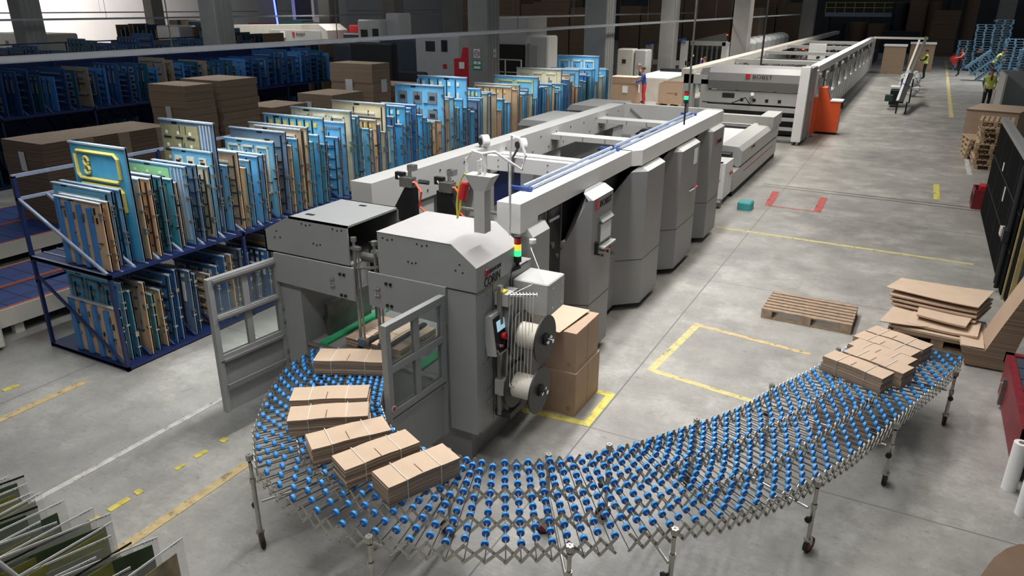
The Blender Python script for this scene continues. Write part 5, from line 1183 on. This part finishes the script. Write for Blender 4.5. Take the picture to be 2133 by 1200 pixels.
# ------------------------------------------------------------------ things in the far aisle
t = thing('white_board', 'upright white board panel at the right edge behind the yellow vest', 'board', (3.2, 36, 0))
b = MB(); b.box((2.95, 34.8, 0), (3.02, 37.6, 1.75), GREYL).box((3.0, 37.5, 0), (5.5, 37.6, 1.75), GREYL); b.build('panel', t)
t = thing('inspection_bench', 'narrow dark bench with a long white strip standing in the far aisle', 'work bench', (-.45, 36.5, 0))
b = MB(); b.bar((-.5, 35.0, .5), (-.35, 40.5, 1.25), .22, .07, BLACK); b.bar((-.62, 35.2, .55), (-.5, 40.2, 1.28), .1, .04, WHITE); b.build('sloping_rail', t)
for (x, y, z) in ((-.6, 35.3, .5), (-.25, 35.3, .5), (-.65, 39.5, 1.1), (-.2, 39.5, 1.1)): b = MB(); b.box((x-.03, y, 0), (x+.03, y+.06, z), BLACK); b.build('leg', t)
b = MB(); b.box((-1.05, 38.2, .75), (-.25, 39.2, .82), WHITE).box((-.2, 38.5, .7), (.1, 39.2, .8), WHITE); b.build('tray', t)
b = MB(); b.box((-1.0, 37.6, .1), (-.6, 38.5, .72), BLACK).box((-1.15, 36.6, .35), (-.85, 37.1, .6), mat('dark_green_bin', '21402f')); b.build('bin', t)
b = MB(); b.box((-.65, 38.0, .8), (-.45, 38.5, 1.0), BELTB); b.build('blue_cloth', t)
rs = random.Random(5)
for k in range(8):
    x, y, z = -.15-.5*(k % 2), 42.8+k*.98, 0; b = MB()
    b.ball((x, y, .17), .19, SILVER, 8, (1.1, 1.4, .95))
    for j in range(5): b.ball((x+rs.uniform(-.12, .12), y+rs.uniform(-.25, .25), z+.2+.12*j), rs.uniform(.13, .22), SILVER, 7, (1, 1.1, .9))
    tag(b.build('wrap_bundle'), 'crumpled silver film bundle, %s from the bench in the heap by the vested person' % ORD[k], 'film scrap', 'silver film scraps in the far aisle')
t = thing('overhead_arm', 'thin overhead machine arm reaching from the line to a mast in the far aisle', 'machine arm', (-1, 55, 0))
b = MB(); b.box((-2.95, 54.2, 2.3), (.1, 54.4, 2.42), CREAM).box((-2.95, 55.2, 2.34), (-.2, 55.3, 2.4), STEELD); b.build('arm', t)
b = MB(); b.bar((.0, 54.3, 2.42), (-.6, 50.5, .0), .14, .14, STEELD); b.bar((-.35, 54.3, 2.3), (-.75, 51, .1), .1, .1, CREAM); b.build('mast', t)
for (x, y, w, h, lb) in ((-1.7, 57.5, 1.3, 1.75, 'tan wrapped board stack with a white top sheet beyond the open machine end'), (-.1, 60.5, 1.5, 1.8, 'tan wrapped board stack with a white top, behind the heap of silver film')):
    t = thing('wrapped_stack', lb, 'cardboard stack', (x, y, 0)); b = MB(); b.box((x-w/2, y-.6, .14), (x+w/2, y+.6, h), LAY); b.build('board_stack', t)
    b = MB(); b.box((x-w/2-.05, y-.65, h), (x+w/2+.05, y+.65, h+.1), PAPER); b.build('top_sheet', t)
    b = MB(); b.box((x-w/2, y-.6, 0), (x+w/2, y+.6, .14), WOODD); b.build('pallet_base', t)
for (x0, x1, y, h, lb) in ((.2, 2.3, 80, 3.0, 'wide brown board stack at the far end of the aisle'), (.3, 2.35, 80.8, 3.9, 'taller brown board stack just behind the wide one at the far end')):
    stack((x0, y, 0), (x1, y+.7, h), lb, None, LAYD, (), .03, 10)
b = MB(); b.box((-3.9, 83, 0), (-.6, 84.5, 2.0), mat('dark_blue_bales', '2b3140')); tag(b.build('blue_bale'), 'dark blue bale low behind the open end of the machine line', 'bale')
G = 'dark paper reels at the far end'
for k, (x, h) in enumerate(((-8.3, 2.6), (-6.4, 2.7), (-4.6, 2.6), (-2.7, 4.6), (-1.2, 4.8), (.3, 4.7), (2.0, 5.2), (3.2, 5.0))):
    b = MB(); b.cyl((x, 86.6+(k % 2), 0), (x, 86.6+(k % 2), h), .78, KRAFTD if k % 3 else DARK, 20); tag(smooth(b.build('paper_reel')), 'dark standing paper reel, %s from the left along the back wall' % ORD[k], 'paper reel', G)
PB = mat('blue_plastic_pallet', '7199b3', .5, 0, .1, 8)
pp = None; G = 'blue plastic pallets in the far right corner'
def blue_pallet(loc, rx, rz, label):
    global pp
    if pp is None:
        b = MB(); b.box((-.55, -.4, .11), (.55, .4, .14), PB)
        for x in (-.55, -.06, .43):
            for y in (-.4, -.06, .28): b.box((x, y, 0), (x+.12, y+.12, .11), PB)
        for k in range(6): b.box((-.5+k*.18, -.35, .141), (-.42+k*.18, .35, .145), NAVY)
        o = b.build('plastic_pallet', loc=(0, 0, 0)); pp = o
    else: o = pp.copy(); COL.objects.link(o)
    o.location = loc; o.rotation_euler = (R(rx), 0, R(rz)); return tag(o, label, 'pallet', G)
for s, (x, y, n) in enumerate(((2.6, 63, 13), (3.5, 62.5, 20), (4.5, 63, 22), (5.0, 58.5, 15), (5.6, 55, 12))):
    for k in range(n): blue_pallet((x+rs.uniform(-.05, .05), y+rs.uniform(-.05, .05), k*.155), 0, rs.uniform(-6, 6), 'blue plastic pallet, %s from floor in the %s pile from left' % (nth(k), ORD[s]))
for k in range(10):
    o = blue_pallet((2.75+.115*k, 54.3, .36+.105*k), 0, 0, 'blue plastic pallet, %s from the foot of the slanted stack beside the vested people' % ORD[k]); o.rotation_euler = (0, R(46), 0)

# ------------------------------------------------------------------ pillars, light rails, machines of the back hall
def pillar(x, y, w, label, signs=False):
    t = thing('concrete_pillar', label, 'pillar', (x, y, 0), 'concrete pillars')
    b = MB(); b.rbox((x-w/2, y-w/2, 0), (x+w/2, y+w/2, 11.5), CONC, .03); b.build('shaft', t)
    b = MB()
    for k in range(3): b.box((x+w/2, y-w*.3+k*w*.28, 0), (x+w/2+.008, y-w*.3+k*w*.28+.02, 11.4), GREYD)
    each(b, 'groove', t)
    if signs:
        f = y-w/2; b = MB(); b.box((x-.16, f-.006, 2.66), (x+.06, f, 2.92), PAPER); s = b.build('hydrant_sign', t)
        b = MB(); b.tube([(x-.05+.085*math.cos(a*PI/8), f-.008, 2.79+.085*math.sin(a*PI/8)) for a in range(17)], .012, RED, 5); b.build('red_ring', s)
        text('letter', 'H', .13, (x-.10, f-.008, 2.745), (1, 0, 0), (0, 0, 1), BLACK, s, 1.1)
        b = MB(); b.box((x-.20, f-.006, 2.28), (x+.12, f, 2.58), mat('exit_sign_green', '2f8a57', .5)); g = b.build('exit_sign', t)
        b = MB(); b.box((x-.17, f-.008, 2.46), (x-.05, f-.006, 2.55), PAPER).box((x-.02, f-.008, 2.46), (x+.09, f-.006, 2.55), PAPER).box((x-.16, f-.008, 2.33), (x+.08, f-.006, 2.40), PAPER); each(b, 'pictogram', g)
        b = MB(); b.box((x+w/2+.009, y-.1, 2.66), (x+w/2+.014, y+.12, 2.92), GREYL); s2 = b.build('plain_sign', t); text('letter', 'H', .13, (x+w/2+.015, y-.06, 2.74), (0, 1, 0), (0, 0, 1), BLACK, s2)
    return t
pillar(-28.9, 16.7, .75, 'dark concrete pillar nearest the left picture edge'); pillar(-22.2, 19.4, .8, 'wide dark concrete pillar above the back blue rack'); pillar(-12.35, 21.2, .74, 'concrete pillar with H sign and green exit sign', True)
pillar(-9.0, 22.6, .74, 'concrete pillar behind the far end of the bright die rack'); pillar(-12.2, 40.6, .8, 'concrete pillar behind the white cabinets'); pillar(-7.75, 37.5, .75, 'concrete pillar just behind the long machine beam'); pillar(-7.8, 60, .9, 'farthest concrete pillar in view, left of the machine line')
pillar(5.0, 70, 1.1, 'concrete pillar at the far right by the blue pallets'); pillar(-42, 32, .8, 'thin pillar in front of the pale left wall'); pillar(-29, 33, .8, 'grey pillar behind the white logo machine'); pillar(-25.8, 34.5, .85, 'grey pillar right of the white logo machine'); pillar(-23.8, 37.5, .75, 'farther grey pillar above the small white machine')
RAILC = mat('pale_light_rail', 'b9bcc2', .35, .4, .05, 6); LEDM = mat('lamp_diffuser', 'e9eef2', .4, vary=0)
def rail(x, y0, y1, z, label, step=2.6):
    t = thing('light_rail', label, 'lamp rail', (x, y0, z), 'hanging light rails')
    b = MB(); b.box((x-.04, y0, z), (x+.04, y1, z+.05), RAILC); b.bar((x+.02, y0, z+.055), (x+.02, y1, z+.055), .02, .012, GREY); b.build('profile', t)
    b = MB(); b.box((x-.025, y0, z-.012), (x+.025, y1, z), LEDM); b.build('diffuser', t)
    y = y0+1.2; k = 0
    while y < y1 and k < 12: b = MB(); b.cyl((x, y, z+.05), (x, y, 9), .008, STEELD, 5); b.build('suspension_wire', t); y += step; k += 1
rail(-8.3, 2.2, 62, 3.64, 'pale hanging light rail crossing the picture above the dark racks', 3.1)
rail(-28, 12, 70, 3.66, 'thin light rail farther back above the white machines', 6)
rail(-46, 14, 80, 3.7, 'thin light rail close to the pale left wall', 8)
rail(-14.5, 26, 80, 3.75, 'light rail above the packing tables, right of the signed pillar', 6)

def blockm(lo, hi, m, label, cat='machine', bits=(), name='machine_unit'):
    t = thing(name, label, cat, ((lo[0]+hi[0])/2, (lo[1]+hi[1])/2, lo[2])); b = MB(); b.rbox(lo, hi, m, .06); b.build('housing', t)
    for nm, l, h, mm in bits: b = MB(); b.box(l, h, mm); b.build(nm, t)
    return t
# white machine with the small logo
t = thing('folder_gluer', 'long white machine with a small red logo under the left light rail', 'machine', (-30, 30.6, 0))
b = MB(); b.prism([(-36.5, 0), (-26.9, 0), (-26.5, 2.4), (-26.6, 3.0), (-27.1, 3.3), (-36.5, 3.1)], 'y', 30, 31.6, CREAM); b.build('housing', t)
b = MB(); b.box((-30.5, 29.98, 2.2), (-27.0, 30.0, 2.98), GREYL); b.build('side_panel', t)
b = MB(); b.box((-28.9, 29.96, 2.74), (-28.75, 29.98, 2.9), RED).box((-29.7, 29.96, 2.6), (-29.4, 29.98, 2.9), PAPER); b.build('red_square', t); text('lettering', 'BOBST', .16, (-28.65, 29.97, 2.75), (1, 0, 0), (0, 0, 1), BLACK, t, 1.3)
b = MB(); b.box((-26.95, 29.96, 2.2), (-26.55, 29.99, 2.6), GREYD); b.build('screen', t)
blockm((-26.3, 31.3, 0), (-24.6, 32.4, 3.25), RED, 'red machine cover right of the white logo machine', bits=(('screen', (-25.8, 31.28, 2.6), (-25.0, 31.3, 2.9), BLACK),))
blockm((-25.6, 30, 0), (-24.35, 31.2, 2.9), SLATE, 'dark grey machine block between the red cover and small white machine')
blockm((-24.3, 29.6, 0), (-22.9, 30.8, 3.55), WHITE, 'small white machine with two dark windows', bits=(('window', (-24.1, 29.58, 2.7), (-23.7, 29.6, 3.1), DARK), ('window', (-23.4, 29.58, 2.75), (-23.05, 29.6, 3.15), DARK)))
blockm((-22.9, 30, 0), (-22.1, 31, 3.85), WHITE, 'tall white cabinet beside the small white machine')
blockm((-42, 22, 0), (-37.5, 24, 2.85), CREAM, 'white rounded machine end at the left picture edge', bits=(('window', (-40.3, 21.98, 2.3), (-40.1, 22.0, 2.5), DARK), ('window', (-38.6, 21.98, 2.25), (-38.4, 22.0, 2.45), DARK)))
blockm((-38.5, 36, 0), (-37, 37, 3.1), RED, 'low red unit in front of the blue-lit doorway', bits=(('handle', (-38, 35.97, 2.7), (-37.6, 36, 2.75), GREYL),))
blockm((-36, 36.5, 0), (-34.2, 37.5, 3.3), TEAL, 'turquoise machine panel left of the wide pillar', bits=(('diagonal_brace', (-35.4, 36.47, 2.6), (-34.8, 36.5, 2.7), SLATE),))
blockm((-34.1, 36.3, 0), (-32.3, 37.3, 3.2), GREYL, 'grey board beside the turquoise panel')
t = thing('light_curtain', 'blue glowing light column at the far left doorway', 'light', (-41.5, 42, 0)); b = MB(); b.bar((-41.8, 42, 2.6), (-42.0, 42, 5.4), .09, .09, mat('blue_glow', '3d4dff', .4, emit=8, vary=0)); b.build('tube', t)
b = MB(); b.box((-43.9, 42.2, 0), (-42.2, 42.5, 5.6), NAVY); tag(b.build('dark_doorway'), 'dark blue panel left of the blue glowing column', 'panel')
blockm((-41.3, 43, 0), (-37.8, 45, 5.3), WHITE, 'bright white machine frame behind the blue column', bits=(('window', (-40.9, 42.97, 3.2), (-39.4, 43, 4.6), BLACK), ('window', (-39.1, 42.97, 3.4), (-38.2, 43, 4.8), SLATE)))
blockm((-33.4, 25.4, 0), (-31.7, 26.4, 3.25), SILVER, 'pale blue wrapped load between the two left pillars')
RK = mat('dark_teal_boards', '1d3a4c', .5, 0, .2, 8)
for k, (x, y, w, h) in enumerate(((-30.5, 22, 3.2, 2.95), (-27.2, 21.8, 2.6, 2.7), (-37, 27, 3.5, 3.3), (-33.6, 27.5, 2.9, 3.5), (-30.2, 26, 2.6, 3.2), (-26.5, 24.6, 2.6, 3.1), (-23.2, 24.5, 2.4, 2.95), (-20.6, 25.5, 2.0, 2.7))):
    t = thing('board_rack', 'dark rack of upright boards, %s from left among those behind the light rail' % ORD[k], 'rack', (x, y, 0), 'dark board racks behind the light rail'); b = MB()
    for j in range(10): b.box((x-w/2+j*w/10, y, .3), (x-w/2+j*w/10+.06, y+1.2, h-rs.uniform(0, .5)), RK if j % 3 else KRAFTD)
    each(b, 'board', t); b = MB(); b.box((x-w/2, y+.02, 0), (x+w/2, y+1.15, .3), NAVY).box((x-w/2, y+.5, h-.9), (x+w/2, y+.56, h-.82), NAVY); b.build('frame', t)
# grey machines around the signed pillar
blockm((-21.5, 24.5, 0), (-19.2, 25.5, 2.7), SLATE, 'dark grey machine block right of the end of the dark rack')
blockm((-17.0, 20.2, 0), (-15.2, 20.5, 3.05), BLACK, 'tall black panel behind the labelled tall stack', 'panel', name='black_panel')
blockm((-19.1, 24.5, 0), (-17.1, 26, 2.95), SLATE, 'blue-grey machine body above the black glass, left of the grey press')
blockm((-17.0, 24.0, 1.4), (-15.0, 25.6, 3.15), GREYL, 'grey press with a window, left of the red hydrant box', bits=(('window', (-16.5, 23.97, 2.6), (-16.1, 24, 2.95), DARK), ('window', (-15.8, 23.97, 2.6), (-15.55, 24, 3.0), BLACK), ('red_label', (-15.75, 23.97, 2.0), (-15.6, 24, 2.15), RED), ('lower_housing', (-17.0, 24.1, 0), (-15.0, 25.5, 1.4), DARK)))
blockm((-17.9, 23.2, 0), (-16.0, 23.4, 1.9), DARK, 'dark glass guard with white sign in front of the grey press', 'guard', (('sign', (-16.4, 23.18, 1.4), (-16.2, 23.2, 1.65), PAPER),), 'glass_guard')
t = thing('hydrant_cabinet', 'red hydrant cabinet with a white label left of the signed pillar', 'fire cabinet', (-13.0, 20.9, 0)); b = MB(); b.prism([(-13.3, 0), (-12.74, 0), (-12.74, 2.95), (-12.95, 2.95), (-13.05, 2.6), (-13.3, 2.6)], 'y', 20.9, 21.2, RED); b.build('body', t); b = MB(); b.box((-13.1, 20.88, 2.3), (-12.9, 20.9, 2.5), PAPER); b.build('label_plate', t)
blockm((-17.3, 30, 1.2), (-15.3, 32, 3.75), GREYL, 'tall sloped grey machine right of the signed pillar', bits=(('dark_gear', (-17.2, 29.9, 1.2), (-15.4, 30, 2.6), BLACK), ('dark_base', (-17.2, 30.1, 0), (-15.4, 31.9, 1.2), DARK)))
blockm((-15.0, 29.6, 0), (-14.1, 30.6, 3.0), GREYL, 'tall light grey switch cabinet with a round handle', 'cabinet', (('air_unit', (-14.9, 29.5, 1.7), (-14.55, 29.6, 2.6), GREY),))
t = thing('guard_rail', 'yellow guard railing at the foot of the sloped grey machine', 'railing', (-15.6, 28, 0)); b = MB()
for k in range(4): b.bar((-16.8+k*.75, 28, 0), (-16.8+k*.75, 28, 2.1), .04, .04, CREAM)
for z in (1.1, 1.6, 2.1): b.bar((-16.8, 28, z), (-14.55, 28, z), .04, .04, CREAM)
b.build('bars', t); b = MB(); b.box((-16.8, 27.95, .95), (-15.3, 28, 1.1), YEL); b.build('kick_plate', t)
blockm((-14.1, 38, 0), (-13.2, 38.8, 2.12), CREAM, 'white switch cabinet, left of the pair behind the people', 'cabinet', (('panel', (-13.8, 37.97, 1.4), (-13.6, 38, 1.6), DARK),)); blockm((-13.15, 38, 0), (-12.5, 38.9, 2.1), GREYL, 'grey switch cabinet, right of the pair behind the people', 'cabinet')
t = thing('press_gantry', 'grey gantry machine with a blue top bar behind the packing table', 'machine', (-12, 42, 0)); b = MB(); b.box((-13.9, 42, 0), (-13.6, 42.5, 2.2), GREYL).box((-11.9, 42, 0), (-11.6, 42.5, 2.4), GREYL).box((-13.9, 42.1, 1.1), (-11.6, 42.4, 1.35), GREYL).box((-13.9, 42.1, .2), (-11.6, 42.4, .9), STEELD); b.build('frame', t)
b = MB(); b.bar((-14, 41.9, 2.2), (-11.6, 41.9, 2.5), .1, .12, BELTB); b.build('blue_bar', t)
t = thing('press_gantry', 'grey gantry machine with a red lamp, right of the blue-barred one', 'machine', (-10.3, 44, 0)); b = MB(); b.box((-11.9, 44, 2.1), (-9.9, 44.5, 2.35), GREYL).prism([(-11.9, 2.35), (-9.9, 2.35), (-9.95, 2.8)], 'y', 44, 44.2, STEELD).box((-10.1, 44, 0), (-9.8, 44.6, 2.3), WHITE).box((-11.9, 44.2, .2), (-10.1, 44.5, 1.9), DARK); b.build('frame', t)
b = MB()
for k in range(6): b.box((-11.8+k*.28, 44.0, .6), (-11.7+k*.28, 44.2, 2.1), STEELD)
each(b, 'feeder_bar', t); stack_light(-9.95, 44.3, 2.3, 2.6, (('red_lens', LREDON),), 'glowing red lamp on top of the grey gantry machine', .06); stack_light(-10.35, 38.9, 1.06, 1.75, (('green_lens', LGREEN), ('red_lens', LRED)), 'small signal tower with green light above the person in violet', .05)
t = thing('packing_table', 'long cream packing table behind the person in red trousers', 'table', (-10.9, 36.5, 0)); b = MB(); b.box((-11.95, 34.5, 0), (-10.25, 39, 1.0), CREAM); b.build('body', t); b = MB(); b.box((-12.0, 34.5, 1.0), (-10.2, 39.2, 1.06), WHITE); b.build('top', t); b = MB(); b.box((-11.8, 38.2, 1.06), (-10.3, 38.5, 1.2), BLACK); b.build('feeder', t)
pallet((-11.5, 32.3, 0), 6, 'pallet under the labelled brown box between the two people', None, WOOD)
t = thing('pallet_box', 'brown box load with white labels in front of the leaning person', 'cardboard box', (-11.5, 32.3, .146)); b = MB(); b.box((-12.1, 31.9, .15), (-10.9, 32.7, 1.25), KRAFT); b.build('body', t); b = MB(); b.box((-12.12, 31.88, 1.0), (-10.88, 32.72, 1.27), LAY, KRAFTL); b.build('lid', t); b = MB(); b.box((-11.5, 31.87, .6), (-11.25, 31.88, .9), PAPER).box((-10.88, 32.2, .6), (-10.87, 32.4, .95), PAPER); each(b, 'paper_label', t)
for k in range(6): pallet((-12.6, 31.4, .146*k), 88, 'pale wooden pallet, %s from the floor left of the labelled box load' % ORD[k], 'pallet stack by the end of the die rack', WOOD)
pallet((-9.6, 33.2, 0), -4, 'pallet under the open brown box near the machine beam', None, WOOD)
t = thing('open_box', 'large open brown box on a pallet beside the machine beam', 'cardboard box', (-9.6, 33.2, .146)); b = MB(); x0, x1, y0, y1 = -10.15, -9.05, 32.85, 33.55
for lo, hi in (((x0, y0, .15), (x1, y0+.02, .98)), ((x0, y1-.02, .15), (x1, y1, 1.05)), ((x0, y0+.02, .15), (x0+.02, y1-.02, 1.0)), ((x1-.02, y0+.02, .15), (x1, y1-.02, 1.0)), ((x0+.02, y0+.02, .15), (x1-.02, y1-.02, .2))): b.box(lo, hi, KRAFT)
b.build('body', t); b = MB(); b.bar((-9.75, y0-.002, .58), (-9.45, y0-.002, .58), .004, .03, KRAFTD); b.box((-9.4, y0-.003, .5), (-9.28, y0, .62), KRAFTD); b.build('printed_mark', t)
G = 'white wrapped drums behind the machine beam'
for k in range(8):
    y = 48+k*1.75; b = MB(); b.cyl((-9.6, y, 0), (-9.6, y, 2.1), .62, SILVER, 18); b.ball((-9.6, y, 2.08), .62, PAPER, 14, (1, 1, .55)); tag(smooth(b.build('wrapped_drum')), 'white film-wrapped drum, %s from the near end of the row behind the beam' % ORD[k], 'drum', G)
for k, (x, y, w, h) in enumerate(((-19.5, 44, 4, 4.6), (-17, 50, 3, 4.2), (-12.1, 55, 3.8, 4.6), (-17.5, 62, 5, 5.2), (-11, 66, 3.6, 4.8), (-11.5, 74, 4, 5), (-25, 48, 5, 4.8), (-31, 52, 5, 4.7), (-20, 70, 6, 5), (-33, 66, 6, 5))):
    t = thing('board_load', 'tall dark brown board load, %s in the dim store behind the pillars' % ORD[k], 'cardboard stack', (x, y, 0), 'dark board loads in the dim store'); b = MB()
    for j in range(2): b.box((x-w/2+j*w/2, y, .1), (x-w/2+(j+1)*w/2-.08, y+2, h-.5*j), LAYD, KRAFTD)
    b.build('board_stack', t); b = MB(); b.box((x-w/2, y+.05, 0), (x+w/2, y+1.9, .1), BLACK); b.build('pallet_base', t)
t = thing('steel_platform', 'blue-grey steel platform with yellow railing at the far back', 'platform', (-7, 90, 0)); b = MB(); b.box((-10, 89.5, 3.2), (-1.5, 91, 3.6), RACKBL); b.build('deck', t)
b = MB()
for k in range(10): b.bar((-10+k*.94, 89.5, 3.6), (-10+k*.94, 89.5, 4.6), .06, .06, YEL)
b.bar((-10, 89.5, 4.6), (-1.5, 89.5, 4.6), .06, .06, YEL); b.bar((-10, 89.5, 4.1), (-1.5, 89.5, 4.1), .06, .06, YEL); b.build('railing', t)
for x in (-9.8, -5.8, -1.7): b = MB(); b.box((x, 89.6, 0), (x+.3, 90.9, 3.2), SLATE); b.build('support', t)
